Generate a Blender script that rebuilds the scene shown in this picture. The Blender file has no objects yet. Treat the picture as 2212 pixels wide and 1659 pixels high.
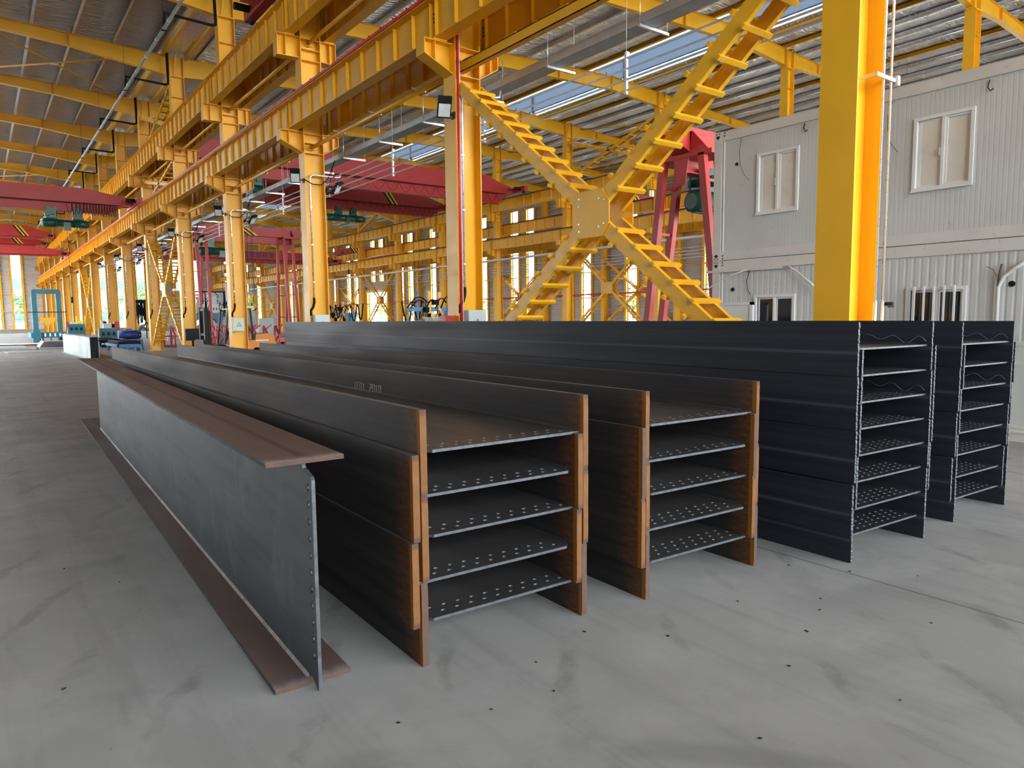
import bpy, math, random
from mathutils import Vector, Matrix
random.seed(7)
SC = bpy.context.scene
COL = SC.collection
PI = math.pi
V = Vector

# ------------------------------------------------------------------ materials
def nodes(name):
    m = bpy.data.materials.new(name); m.use_nodes = True
    nt = m.node_tree; b = nt.nodes['Principled BSDF']
    return m, nt, b
def N(nt, t, **kw):
    n = nt.nodes.new(t)
    for k, v in kw.items():
        if k.startswith('i_'): n.inputs[k[2:].replace('_', ' ')].default_value = v
        else: setattr(n, k, v)
    return n
def coords(nt, scale=(1, 1, 1), kind='Object'):
    tc = N(nt, 'ShaderNodeTexCoord'); mp = N(nt, 'ShaderNodeMapping')
    mp.inputs['Scale'].default_value = scale
    nt.links.new(tc.outputs[kind], mp.inputs['Vector'])
    return mp.outputs['Vector']
def noise(nt, vec, scale, detail=4, rough=.55, dist=0):
    n = N(nt, 'ShaderNodeTexNoise'); n.inputs['Scale'].default_value = scale
    n.inputs['Detail'].default_value = detail; n.inputs['Roughness'].default_value = rough
    n.inputs['Distortion'].default_value = dist
    nt.links.new(vec, n.inputs['Vector']); return n.outputs['Fac']
def ramp(nt, fac, stops):
    r = N(nt, 'ShaderNodeValToRGB'); e = r.color_ramp.elements
    while len(e) < len(stops): e.new(.5)
    for i, (p, c) in enumerate(stops):
        e[i].position = p; e[i].color = (c[0], c[1], c[2], 1) if not isinstance(c, (int, float)) else (c, c, c, 1)
    nt.links.new(fac, r.inputs['Fac']); return r.outputs['Color']
def mix(nt, fac, a, b, mode='MIX'):
    m = N(nt, 'ShaderNodeMix', data_type='RGBA', blend_type=mode)
    for s, v in ((0, fac), (6, a), (7, b)):
        if hasattr(v, 'default_value'): nt.links.new(v, m.inputs[s])
        else: m.inputs[s].default_value = v if s == 0 else (v[0], v[1], v[2], 1)
    return m.outputs[2]
def math_(nt, op, a, b=0):
    m = N(nt, 'ShaderNodeMath', operation=op)
    for s, v in ((0, a), (1, b)):
        if hasattr(v, 'default_value'): nt.links.new(v, m.inputs[s])
        else: m.inputs[s].default_value = v
    return m.outputs[0]
def bump(nt, b, h, strength=.3, dist=.01):
    n = N(nt, 'ShaderNodeBump'); n.inputs['Strength'].default_value = strength; n.inputs['Distance'].default_value = dist
    nt.links.new(h, n.inputs['Height']); nt.links.new(n.outputs['Normal'], b.inputs['Normal'])
def sep(nt, kind='Object'):
    tc = N(nt, 'ShaderNodeTexCoord'); s = N(nt, 'ShaderNodeSeparateXYZ'); nt.links.new(tc.outputs[kind], s.inputs[0]); return s.outputs

def paint(name, col, rough=.45, var=.12, metal=0, spec=.5, dirt=None, scale=2.0):
    m, nt, b = nodes(name)
    v = coords(nt)
    f = noise(nt, v, scale, 5)
    c = ramp(nt, f, [(.3, tuple(x * (1 - var) for x in col)), (.7, tuple(min(1, x * (1 + var)) for x in col))])
    if dirt:
        g = ramp(nt, noise(nt, v, scale * 6, 6, .7), [(.62, 0), (.72, 1)])
        c = mix(nt, g, c, dirt)
    nt.links.new(c, b.inputs['Base Color'])
    r = ramp(nt, noise(nt, v, scale * 4, 3), [(.3, rough * .85), (.7, min(1, rough * 1.2))])
    nt.links.new(r, b.inputs['Roughness'])
    b.inputs['Metallic'].default_value = metal; b.inputs['Specular IOR Level'].default_value = spec
    return m
M = {}
M['yellow'] = paint('yellow_paint', (.78, .405, .010), .42, .07, scale=1.2)
M['yellow_pale'] = paint('yellow_paint_dusty', (.80, .42, .07), .5, .08)
M['red'] = paint('red_paint', (.44, .028, .026), .45, .08)
M['red_line'] = paint('red_conductor_cover', (.62, .008, .012), .45, .05)
M['green'] = paint('green_hoist_paint', (.006, .085, .065), .35, .1)
M['teal'] = paint('teal_machine_paint', (.012, .14, .20), .45, .15)
M['blue'] = paint('blue_machine_paint', (.02, .17, .42), .45, .12)
M['navy'] = paint('navy_motor_paint', (.012, .04, .2), .4, .1)
M['black'] = paint('black_paint', (.010, .010, .012), .5, .2, spec=.2)
M['rubber'] = paint('black_rubber', (.012, .012, .013), .8, .2, spec=.15)
M['orange'] = paint('orange_forklift_paint', (.60, .20, .008), .4, .06, spec=.3)
M['white'] = paint('white_paint', (.66, .68, .68), .5, .05)
M['box_grey'] = paint('pale_grey_box_paint', (.50, .58, .57), .5, .04)
M['frame_grey'] = paint('container_frame_paint', (.57, .575, .55), .5, .06, dirt=(.36, .35, .32), scale=1.5)
M['galv'] = paint('galvanised_steel', (.62, .64, .66), .30, .15, metal=.75, scale=6)
M['galv_tray'] = paint('galvanised_tray', (.42, .45, .46), .55, .1, metal=.35, scale=5)
M['conduit'] = paint('conduit_steel', (.72, .74, .76), .28, .05, metal=.6)
M['white_pipe'] = paint('white_pipe', (.7, .7, .68), .5, .04)
M['warn'] = paint('warning_yellow', (.80, .62, .02), .5, .02)
M['plate_grey'] = paint('plate_steel', (.30, .30, .31), .45, .2, metal=.4)
M['concrete_plinth'] = paint('concrete_plinth', (.30, .28, .25), .9, .12)
M['skin'] = paint('skin', (.45, .24, .16), .6, .05)
M['cloth_grey'] = paint('grey_work_clothes', (.10, .12, .14), .85, .15)
M['leaf'] = paint('tree_leaves', (.16, .26, .04), .8, .5, scale=1.2)
M['bark'] = paint('bark', (.10, .07, .05), .9, .2)
M['far_wall'] = paint('far_building_wall', (.55, .62, .68), .8, .05)
M['far_glass'] = paint('far_building_glass', (.10, .22, .34), .3, .1)
M['ground'] = paint('outdoor_concrete', (.42, .41, .39), .9, .08)

# mill-scale steel: dark, slightly blue, with long streaks along the beam (local y) and pale scuffs
def steel(name, a, b_, rough=.42, scuff=.35, streak=(2.5, .25, 14), metal=.35, rust_end=None, rust=(.42, .13, .018), spec=.5, blotch=0):
    m, nt, b = nodes(name)
    v = coords(nt, streak); v1 = coords(nt)
    f = noise(nt, v, 1.0, 6, .6)
    c = ramp(nt, f, [(.3, a), (.72, b_)])
    if blotch:
        g = ramp(nt, noise(nt, coords(nt, (1, .18, 1)), 2.2, 5, .6), [(.45, 0), (.7, blotch)])
        c = mix(nt, g, c, tuple(x * .35 + y for x, y in zip(rust, (.01, .01, .01))))
    if scuff:
        g = ramp(nt, noise(nt, coords(nt, (9, 16, 1.8)), 2.2, 7, .75), [(.70, 0), (.80, scuff)])
        c = mix(nt, g, c, (.26, .28, .30))
    if rust_end:
        y = sep(nt)[1]
        d = math_(nt, 'ADD', y, math_(nt, 'MULTIPLY', noise(nt, coords(nt, (1, 1, 7)), 5, 5, .7), .30))
        g = ramp(nt, math_(nt, 'DIVIDE', d, rust_end), [(.30, .92), (1.0, 0)])
        n2 = ramp(nt, noise(nt, coords(nt, (3, 3, 9)), 4, 5, .7), [(.35, tuple(x * .35 for x in rust)), (.65, rust)])
        c = mix(nt, g, c, n2)
        e = ramp(nt, math_(nt, 'DIVIDE', y, .05), [(.50, .85), (.66, 0)])
        c = mix(nt, e, c, (.24, .095, .014))
    if name == 'blue_black_mill_scale':
        z = sep(nt)[2]; q = math_(nt, 'ABSOLUTE', math_(nt, 'SUBTRACT', z, .150))
        c = mix(nt, ramp(nt, math_(nt, 'MULTIPLY', q, 20), [(.10, .45), (.30, 0)]), c, (.075, .085, .105))
        sc_ = ramp(nt, noise(nt, coords(nt, (1, 26, 2.5)), 3, 5, .8), [(.70, 0), (.76, .5)])
        sc2 = ramp(nt, math_(nt, 'MULTIPLY', sep(nt)[1], .8), [(0, 1), (.6, 0)])
        c = mix(nt, math_(nt, 'MULTIPLY', sc_, sc2), c, (.30, .33, .36))
    if name == 'near_beam_flange_primer':
        q = math_(nt, 'ABSOLUTE', math_(nt, 'SUBTRACT', sep(nt)[0], .004))
        c = mix(nt, ramp(nt, math_(nt, 'MULTIPLY', q, 8), [(.07, .7), (.22, 0)]), c, (.03, .02, .018))
        ew = ramp(nt, math_(nt, 'ADD', sep(nt)[1], math_(nt, 'MULTIPLY', noise(nt, coords(nt, (9, 3, 1)), 2, 4), .12)), [(.06, .55), (.13, 0)])
        c = mix(nt, ew, c, (.30, .29, .28))
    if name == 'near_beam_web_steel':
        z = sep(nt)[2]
        c = mix(nt, ramp(nt, z, [(.03, .65), (.30, 0)]), c, (.045, .058, .082))  # blue-dark band near the foot paints shading into the web colour
        pt = ramp(nt, noise(nt, coords(nt, (1, 2.2, 1.1)), 1.6, 6, .65, .6), [(.54, 0), (.66, .35)])
        c = mix(nt, pt, c, (.21, .235, .25))
    if name == 'rusty_flame_cut_face':
        z = sep(nt)[2]; q = math_(nt, 'ABSOLUTE', math_(nt, 'SUBTRACT', z, .2))
        c = mix(nt, ramp(nt, math_(nt, 'MULTIPLY', q, 4), [(.68, 0), (.74, .85)]), c, (.045, .018, .012))
    nt.links.new(c, b.inputs['Base Color'])
    r = ramp(nt, noise(nt, coords(nt, (1, .12, 1)), 5, 4), [(.3, rough * .88), (.7, min(1, rough * 1.15))])
    nt.links.new(r, b.inputs['Roughness'])
    b.inputs['Metallic'].default_value = metal; b.inputs['Specular IOR Level'].default_value = spec
    bump(nt, b, noise(nt, v1, 30, 4), .04, .003)
    return m
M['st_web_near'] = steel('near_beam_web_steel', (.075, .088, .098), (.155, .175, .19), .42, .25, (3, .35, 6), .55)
M['st_flange_brown'] = steel('near_beam_flange_primer', (.075, .048, .042), (.14, .092, .078), .6, .22, (1.5, .5, 1.5), .1)
M['st_dark'] = steel('dark_mill_scale', (.013, .013, .014), (.040, .039, .039), .58, .10, metal=.1, spec=.22, rust_end=.34, rust=(.20, .070, .012), blotch=.30)
M['st_web_dark'] = steel('dark_web_plate', (.042, .041, .041), (.085, .082, .080), .40, .12, (3, 1.2, 3), .5)
M['st_black'] = steel('blue_black_mill_scale', (.010, .012, .018), (.028, .031, .042), .52, .22, metal=.1, spec=.28)
M['st_web_black'] = steel('blue_black_web_plate', (.022, .025, .031), (.05, .056, .066), .36, .25, (3, 1, 3), .5)
M['rust_face'] = steel('rusty_flame_cut_face', (.062, .022, .004), (.165, .066, .008), .8, 0, (6, 6, 3), 0)
M['rust_brown'] = steel('brown_rusty_face', (.032, .018, .013), (.075, .038, .022), .8, 0, (6, 6, 3), 0)
M['cut_edge'] = steel('bright_cut_edge', (.022, .027, .032), (.075, .087, .098), .55, .5, (9, 9, 30), .5)
M['flange_top'] = steel('worn_flange_edge', (.06, .063, .067), (.14, .147, .152), .42, .3, (8, .6, 8), .5)
M['web_edge'] = steel('sheared_web_edge', (.030, .036, .042), (.085, .096, .108), .5, .3, (30, 30, 30), .5)
M['weld'] = steel('weld_bead', (.10, .085, .075), (.24, .21, .19), .6, .5, (20, 20, 20), .3)
M['chalk'] = paint('chalk_marking', (.34, .34, .34), .9, .1)
M['box_beam'] = steel('zinc_grey_box_plate', (.24, .28, .28), (.42, .47, .46), .5, .3, (6, 1.5, .6), .4)
M['inside_dark'] = paint('painted_inside_shade', (.012, .014, .02), .7, .1)  # near-black colour paints the shade of an interior

def mk_floor():
    m, nt, b = nodes('concrete_floor')
    v = coords(nt)
    c = ramp(nt, noise(nt, v, .35, 6, .6), [(.3, (.205, .205, .200)), (.7, (.270, .268, .260))])
    # rubbed streaks running across the hall and along it
    s1 = ramp(nt, noise(nt, coords(nt, (5, .35, 1)), 1.1, 5, .6, .4), [(.50, 0), (.68, .55)])
    c = mix(nt, s1, c, (.165, .165, .163))
    tc = N(nt, 'ShaderNodeTexCoord'); mp = N(nt, 'ShaderNodeMapping'); mp.inputs['Rotation'].default_value = (0, 0, 1.25); mp.inputs['Scale'].default_value = (7, .5, 1)
    nt.links.new(tc.outputs['Object'], mp.inputs['Vector'])
    s2 = ramp(nt, noise(nt, mp.outputs['Vector'], 1.0, 6, .62, .8), [(.58, 0), (.70, .45)])
    c = mix(nt, s2, c, (.15, .15, .15))
    # curved tyre marks
    w = N(nt, 'ShaderNodeTexWave', wave_type='RINGS', rings_direction='Z'); w.inputs['Scale'].default_value = .32; w.inputs['Distortion'].default_value = 5
    w.inputs['Detail'].default_value = 3; w.inputs['Detail Scale'].default_value = .6
    nt.links.new(v, w.inputs['Vector'])
    t = ramp(nt, w.outputs['Fac'], [(.90, 0), (.985, .5)])
    t2 = ramp(nt, noise(nt, v, .5, 3), [(.5, 0), (.62, 1)])
    c = mix(nt, math_(nt, 'MULTIPLY', t, t2), c, (.12, .12, .12))
    # feathery skid marks
    tcm = N(nt, 'ShaderNodeTexCoord'); mpm = N(nt, 'ShaderNodeMapping'); mpm.inputs['Rotation'].default_value = (0, 0, .55); mpm.inputs['Location'].default_value = (.3, 1.1, 0)
    nt.links.new(tcm.outputs['Object'], mpm.inputs['Vector'])
    wv = N(nt, 'ShaderNodeTexWave', wave_type='BANDS', bands_direction='X'); wv.inputs['Scale'].default_value = .55; wv.inputs['Distortion'].default_value = 2.2; wv.inputs['Detail'].default_value = 5; wv.inputs['Detail Scale'].default_value = 2.5
    nt.links.new(mpm.outputs['Vector'], wv.inputs['Vector'])
    fm = ramp(nt, wv.outputs['Fac'], [(.93, 0), (.985, .45)])
    fm2 = ramp(nt, noise(nt, coords(nt, (1, 1, 1)), 1.7, 6, .7), [(.48, 0), (.60, 1)])
    c = mix(nt, math_(nt, 'MULTIPLY', fm, fm2), c, (.10, .10, .10))
    pt = ramp(nt, noise(nt, v, 1.6, 7, .65, .5), [(.38, .35), (.50, 0), (.60, 0), (.74, .45)])
    c = mix(nt, pt, c, (.32, .32, .31))
    # fine scratches, light and dark
    s3 = ramp(nt, noise(nt, coords(nt, (3, 18, 1)), 4, 8, .8, 1.2), [(.63, 0), (.72, .4)])
    c = mix(nt, s3, c, (.40, .40, .39))
    s4 = ramp(nt, noise(nt, coords(nt, (22, 5, 1)), 3, 8, .8, 1.0), [(.66, 0), (.74, .55)])
    c = mix(nt, s4, c, (.11, .11, .11))
    sp = ramp(nt, noise(nt, v, 22, 2, .5), [(.76, 0), (.80, .8)])
    c = mix(nt, sp, c, (.07, .07, .07))
    # saw-cut joints
    o = sep(nt)
    for (ax, p0, step, w_) in ((0, 4.27, 6.0, .006), (1, 13.6, 30.0, .008)):
        q = math_(nt, 'DIVIDE', math_(nt, 'SUBTRACT', o[ax], p0), step)
        fr = math_(nt, 'ABSOLUTE', math_(nt, 'SUBTRACT', q, math_(nt, 'ROUND', q)))
        l = math_(nt, 'LESS_THAN', fr, w_ / step)
        c = mix(nt, math_(nt, 'MULTIPLY', l, .8), c, (.04, .04, .04))
    nt.links.new(c, b.inputs['Base Color'])
    r = ramp(nt, noise(nt, v, 1.1, 5), [(.3, .42), (.7, .68)])
    nt.links.new(r, b.inputs['Roughness'])
    bump(nt, b, noise(nt, v, 9, 6, .7), .15, .006)
    return m
M['floor'] = mk_floor()

def mk_foil(name, base, wr=.35, metal=.75):
    m, nt, b = nodes(name)
    v = coords(nt)
    c = ramp(nt, noise(nt, coords(nt, (1, .7, 1)), .8, 4), [(.3, tuple(x * .8 for x in base)), (.7, base)])
    nt.links.new(c, b.inputs['Base Color'])
    b.inputs['Metallic'].default_value = metal
    b.inputs['Roughness'].default_value = wr
    h = noise(nt, coords(nt, (1.1, 6.5, 1.1)), 1.25, 5, .6, .5)
    bump(nt, b, h, 1.0, .30)
    return m
M['foil'] = mk_foil('silver_insulation_foil', (.33, .295, .25), .10, 1.0)
M['foil_r'] = mk_foil('silver_roof_foil', (.66, .66, .64), .12, 1.0)
def mk_translucent(name='translucent_rooflight', tc=(.70, .80, .88), k=.2):
    m, nt, b = nodes(name)
    t = N(nt, 'ShaderNodeBsdfTranslucent'); t.inputs['Color'].default_value = (*tc, 1)
    d = N(nt, 'ShaderNodeBsdfDiffuse'); d.inputs['Color'].default_value = (.5, .56, .62, 1)
    mx = N(nt, 'ShaderNodeMixShader'); mx.inputs[0].default_value = k
    nt.links.new(t.outputs[0], mx.inputs[1]); nt.links.new(d.outputs[0], mx.inputs[2])
    nt.links.new(mx.outputs[0], nt.nodes['Material Output'].inputs['Surface'])
    return m
M['rooflight'] = mk_translucent('bluish_rooflight', (.34, .40, .46), .3)
M['rooflight_added'] = mk_translucent('pale_added_rooflight', (.80, .84, .86), .15)  # for the unseen rooflight added over the left aisle
M['monitor_side'] = mk_translucent('ribbed_monitor_side', (.045, .062, .088), .30)
def mk_glass(name, tint=(.9, .95, .95), mixf=.85):
    m, nt, b = nodes(name)
    t = N(nt, 'ShaderNodeBsdfTransparent'); t.inputs['Color'].default_value = (*tint, 1)
    g = N(nt, 'ShaderNodeBsdfGlossy'); g.inputs['Roughness'].default_value = .03
    mx = N(nt, 'ShaderNodeMixShader'); mx.inputs[0].default_value = 1 - mixf
    nt.links.new(t.outputs[0], mx.inputs[1]); nt.links.new(g.outputs[0], mx.inputs[2])
    nt.links.new(mx.outputs[0], nt.nodes['Material Output'].inputs['Surface'])
    return m
M['glass'] = mk_glass('clear_window_glass')
M['lamp_lens'] = paint('floodlight_lens', (.55, .60, .58), .25, .05)
M['film_glass'] = paint('dusty_film_on_glass', (.66, .65, .58), .30, .08, spec=.4)
M['dark_glass'] = paint('dark_interior_glass', (.018, .02, .025), .08, .1, spec=.9)
def mk_clad(name, base, axis, pitch, dep=.5):
    m, nt, b = nodes(name)
    o = sep(nt)[axis]
    s = math_(nt, 'SINE', math_(nt, 'MULTIPLY', o, 2 * PI / pitch))
    v = coords(nt)
    c = ramp(nt, noise(nt, v, 1.3, 4), [(.3, tuple(x * .9 for x in base)), (.7, base)])
    nt.links.new(c, b.inputs['Base Color']); b.inputs['Roughness'].default_value = .5
    bump(nt, b, s, dep, .03)
    return m
M['clad'] = mk_clad('grey_ribbed_cladding', (.56, .55, .54), 2, .22, 1.0)
M['panel'] = paint('container_panel', (.50, .53, .525), .42, .05, dirt=(.36, .37, .35), scale=1.1)

# ------------------------------------------------------------------ mesh builder
class MB:
    def __init__(s): s.v = []; s.f = []; s.m = []; s.sm = []
    def add(s, vs, fs, mat=0, smooth=False):
        o = len(s.v); s.v += [tuple(p) for p in vs]
        for f in fs: s.f.append([i + o for i in f]); s.m.append(mat); s.sm.append(smooth)
        return s
    def box(s, x0, x1, y0, y1, z0, z1, mat=0):
        vs = [(x, y, z) for z in (z0, z1) for y in (y0, y1) for x in (x0, x1)]
        return s.add(vs, [(0, 2, 3, 1), (4, 5, 7, 6), (0, 1, 5, 4), (2, 6, 7, 3), (0, 4, 6, 2), (1, 3, 7, 5)], mat)
    def bar(s, p, q, w, h, up=(0, 0, 1), mat=0):
        p, q, up = V(p), V(q), V(up); d = (q - p).normalized()
        x = d.cross(up)
        if x.length < 1e-5: x = d.cross(V((1, 0, 0)))
        x.normalize(); u = x.cross(d).normalized()
        vs = [c + x * a * w / 2 + u * b_ * h / 2 for c in (p, q) for (a, b_) in ((-1, -1), (1, -1), (1, 1), (-1, 1))]
        return s.add(vs, [(3, 2, 1, 0), (4, 5, 6, 7), (0, 1, 5, 4), (1, 2, 6, 5), (2, 3, 7, 6), (3, 0, 4, 7)], mat)
    def tube(s, pts, r, n=10, mat=0, cap=True):
        pts = [V(p) for p in pts]; rings = []
        d0 = (pts[1] - pts[0]).normalized()
        x = d0.cross(V((0, 0, 1)))
        if x.length < 1e-4: x = d0.cross(V((1, 0, 0)))
        x.normalize()
        for i, p in enumerate(pts):
            a = (pts[i] - pts[i - 1]).normalized() if i else d0
            b_ = (pts[i + 1] - pts[i]).normalized() if i < len(pts) - 1 else a
            t = (a + b_)
            t = t.normalized() if t.length > 1e-6 else a
            x = (x - t * x.dot(t)); x.normalize(); y = t.cross(x)
            k = r[i] if isinstance(r, (list, tuple)) else r
            rings.append([p + (x * math.cos(2 * PI * j / n) + y * math.sin(2 * PI * j / n)) * k for j in range(n)])
        vs = [q for rg in rings for q in rg]; fs = []
        for i in range(len(pts) - 1):
            for j in range(n):
                fs.append((i * n + j, i * n + (j + 1) % n, (i + 1) * n + (j + 1) % n, (i + 1) * n + j))
        s.add(vs, fs, mat, True)
        if cap:
            o = len(s.v) - len(vs)
            s.f.append([o + j for j in range(n)][::-1]); s.m.append(mat); s.sm.append(False)
            s.f.append([o + (len(pts) - 1) * n + j for j in range(n)]); s.m.append(mat); s.sm.append(False)
        return s
    def cyl(s, p, q, r, n=16, mat=0): return s.tube([p, q], r, n, mat)
    def prism(s, poly, off, mat=0):
        # poly: 3D points of one planar outline; off: extrusion vector
        n = len(poly); off = V(off); vs = [V(p) for p in poly] + [V(p) + off for p in poly]
        nrm = V((0, 0, 0))
        for i in range(n):
            a, b_ = vs[i], vs[(i + 1) % n]; nrm += a.cross(b_)
        fl = nrm.dot(off) > 0
        a = list(range(n)); b_ = [n + i for i in range(n)]
        fs = [a[::-1] if fl else a, b_ if fl else b_[::-1]]
        for i in range(n):
            j = (i + 1) % n; q = (i, j, n + j, n + i); fs.append(q if fl else q[::-1])
        return s.add(vs, fs, mat)
    def sphere(s, c, r, n=10, mat=0, sc=(1, 1, 1)):
        vs = []; fs = []
        for i in range(1, n):
            t = PI * i / n
            for j in range(n * 2):
                a = PI * j / n
                vs.append((c[0] + r * sc[0] * math.sin(t) * math.cos(a), c[1] + r * sc[1] * math.sin(t) * math.sin(a), c[2] + r * sc[2] * math.cos(t)))
        k = n * 2; top = len(vs); vs.append((c[0], c[1], c[2] + r * sc[2])); bot = len(vs); vs.append((c[0], c[1], c[2] - r * sc[2]))
        for i in range(n - 2):
            for j in range(k): fs.append((i * k + j, (i + 1) * k + j, (i + 1) * k + (j + 1) % k, i * k + (j + 1) % k))
        for j in range(k): fs.append((top, j, (j + 1) % k)); fs.append((bot, (n - 2) * k + (j + 1) % k, (n - 2) * k + j))
        return s.add(vs, fs, mat, True)
    def hsec(s, p, q, w, h, tf, tw, up=(0, 0, 1), mat=0):
        # H-section along p->q : flanges perpendicular to 'up', w wide, h deep
        p, q, up = V(p), V(q), V(up).normalized()
        o = up * (h / 2 - tf / 2)
        s.bar(p + o, q + o, w, tf, up, mat); s.bar(p - o, q - o, w, tf, up, mat); s.bar(p, q, tw, h - 2 * tf, up, mat)
        return s
    def mesh(s, name, mats):
        me = bpy.data.meshes.new(name); me.from_pydata(s.v, [], s.f)
        if not isinstance(mats, (list, tuple)): mats = [mats]
        for m in mats: me.materials.append(M[m] if isinstance(m, str) else m)
        me.polygons.foreach_set('material_index', s.m); me.polygons.foreach_set('use_smooth', s.sm)
        me.update(); return me
def ob(name, mb, mats, parent=None, loc=None, rot=None):
    o = bpy.data.objects.new(name, mb.mesh(name, mats) if isinstance(mb, MB) else mb); COL.objects.link(o)
    if parent: o.parent = parent
    if loc: o.location = loc
    if rot: o.rotation_euler = rot
    return o
def tag(o, label, cat, group=None, kind=None):
    if label: o['label'] = label
    if cat: o['category'] = cat
    if group: o['group'] = group
    if kind: o['kind'] = kind
    return o
def thing(name, label, cat, loc=(0, 0, 0), rot=0, group=None):
    o = bpy.data.objects.new(name, None); COL.objects.link(o); o.location = loc
    o.rotation_euler = rot if isinstance(rot, tuple) else (0, 0, rot); o.empty_display_size = .2
    return tag(o, label, cat, group)
def struct(name, mb, mats, loc=None):
    o = ob(name, mb, mats, None, loc); o['kind'] = 'structure'; return o
def copy_tree(o, parent=None):
    c = o.copy(); COL.objects.link(c)
    if parent: c.parent = parent
    for ch in [x for x in o.children]: copy_tree(ch, c)
    return c
ORD = ['first', 'second', 'third', 'fourth', 'fifth', 'sixth', 'seventh', 'eighth', 'ninth', 'tenth', 'eleventh', 'twelfth', 'thirteenth', 'fourteenth', 'fifteenth', 'sixteenth', 'seventeenth', 'eighteenth']

# ------------------------------------------------------------------ grid of the hall
XA = 7.53           # centre of the near column row
XB = 30.0           # centre of the far column row
XC = 41.0           # outer wall on the right
XL = -16.5          # outer wall on the left
BAY = 7.5
def YK(k): return 4.01 + BAY * k
YEND = YK(15) + .6
YF = -18.0          # front edge of the part of the hall that is built
NK = 15

# ------------------------------------------------------------------ floor and ground
mb = MB(); mb.add([(XL, YF - 14, 0), (XC, YF - 14, 0), (XC, YEND, 0), (XL, YEND, 0)], [(0, 1, 2, 3)])
struct('floor', mb, 'floor')
mb = MB(); mb.add([(-120, -120, -.03), (260, -120, -.03), (260, 320, -.03), (-120, 320, -.03)], [(0, 1, 2, 3)])
struct('ground', mb, 'ground')

# ------------------------------------------------------------------ H-beams lying in stacks
def plate_holes(outline, holes, t, axis, r=.012, nh=10):
    """outline/holes in 2D (u,v); returns MB of a plate of thickness t with round holes. axis 'z': (u,v)->(x,y,z) ; axis 'x': (u,v)->(x=0,y=u,z=v)"""
    import bmesh
    bm = bmesh.new(); edges = []
    def loop(pts):
        vs = [bm.verts.new((p[0], p[1], 0)) for p in pts]
        for i in range(len(vs)): edges.append(bm.edges.new((vs[i], vs[(i + 1) % len(vs)])))
    loop(outline)
    for (a, b_) in holes:
        loop([(a + r * math.cos(2 * PI * j / nh), b_ + r * math.sin(2 * PI * j / nh)) for j in range(nh)])
    bmesh.ops.triangle_fill(bm, use_beauty=True, use_dissolve=False, edges=edges)
    bm.verts.index_update()
    mb = MB()
    pts = [(v.co.x, v.co.y) for v in bm.verts]
    tris = []
    for f in bm.faces:
        idx = [v.index for v in f.verts]
        # skip faces that fill holes
        cx = sum(pts[i][0] for i in idx) / len(idx); cy = sum(pts[i][1] for i in idx) / len(idx)
        if any((cx - a) ** 2 + (cy - b_) ** 2 < (r * .97) ** 2 for a, b_ in holes): continue
        a, b_, c = [pts[i] for i in idx[:3]]
        if (b_[0] - a[0]) * (c[1] - a[1]) - (b_[1] - a[1]) * (c[0] - a[0]) < 0: idx = idx[::-1]
        tris.append(idx)
    bm.free()
    n = len(pts)
    if axis == 'z': P = lambda p, h: (p[0], p[1], h)
    else: P = lambda p, h: (h, p[0], p[1])
    vs = [P(p, t / 2) for p in pts] + [P(p, -t / 2) for p in pts]
    fs = [tuple(i) for i in tris] + [tuple(n + j for j in i[::-1]) for i in tris]
    mb.add(vs, fs, 0)
    k = 0
    for li, ln in enumerate([len(outline)] + [nh] * len(holes)):
        q = []
        for i in range(ln):
            a, b_ = k + i, k + (i + 1) % ln
            q.append((a, n + a, n + b_, b_))
        if li: q = [x[::-1] for x in q]
        mb.add([], [], 0)
        for x in q: mb.f.append(list(x)); mb.m.append(1 if not li or axis == 'x' else 2); mb.sm.append(li > 0)
        k += ln
    return mb

def flange_mb(tf, b, L, cham=.012, jit=0):
    """flange standing on edge, local: x in -tf/2..tf/2, y 0..L, z 0..b; mats 0 face 1 end 2 top edge"""
    c = cham
    mb = MB()
    sec = [(-tf / 2, 0), (tf / 2, 0), (tf / 2, b), (-tf / 2, b)]
    n = 6
    ys = [0] + [L]
    # slightly ragged near end: subdivide height
    K = (46 if jit > .001 else 14) if jit else 1
    zs = [b * i / K for i in range(K + 1)]
    yj = [random.uniform(-jit, jit) for _ in zs]
    if jit: yj = [y + (.001 if 0 < i < K else .006) * random.random() for i, y in enumerate(yj)]
    L0 = []; R0 = []
    for z, y in zip(zs, yj): L0.append((-tf / 2, y, z)); R0.append((tf / 2, y, z))
    vs = L0 + R0; n0 = K + 1; o = len(vs)
    vs += [(-tf / 2, L, z) for z in zs] + [(tf / 2, L, z) for z in zs]
    for i in range(K):
        mb.add([], [])
        pass
    fs_face = []; fs_end = []
    for i in range(K):
        fs_face.append((i, i + 1, o + i + 1, o + i))                      # left face (-x)
        fs_face.append((n0 + i, o + n0 + i, o + n0 + i + 1, n0 + i + 1))  # right face
        fs_end.append((i, n0 + i, n0 + i + 1, i + 1))                     # near end
        fs_end.append((o + i, o + i + 1, o + n0 + i + 1, o + n0 + i))     # far end
    top = [(K, n0 + K, o + n0 + K, o + K)]; bot = [(0, o, o + n0, n0)]
    mb.add(vs, fs_face, 0)
    for fs, mi in ((fs_end, 1), (top, 2), (bot, 0)):
        for f in fs: mb.f.append(list(f)); mb.m.append(mi); mb.sm.append(False)
    return mb

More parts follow.
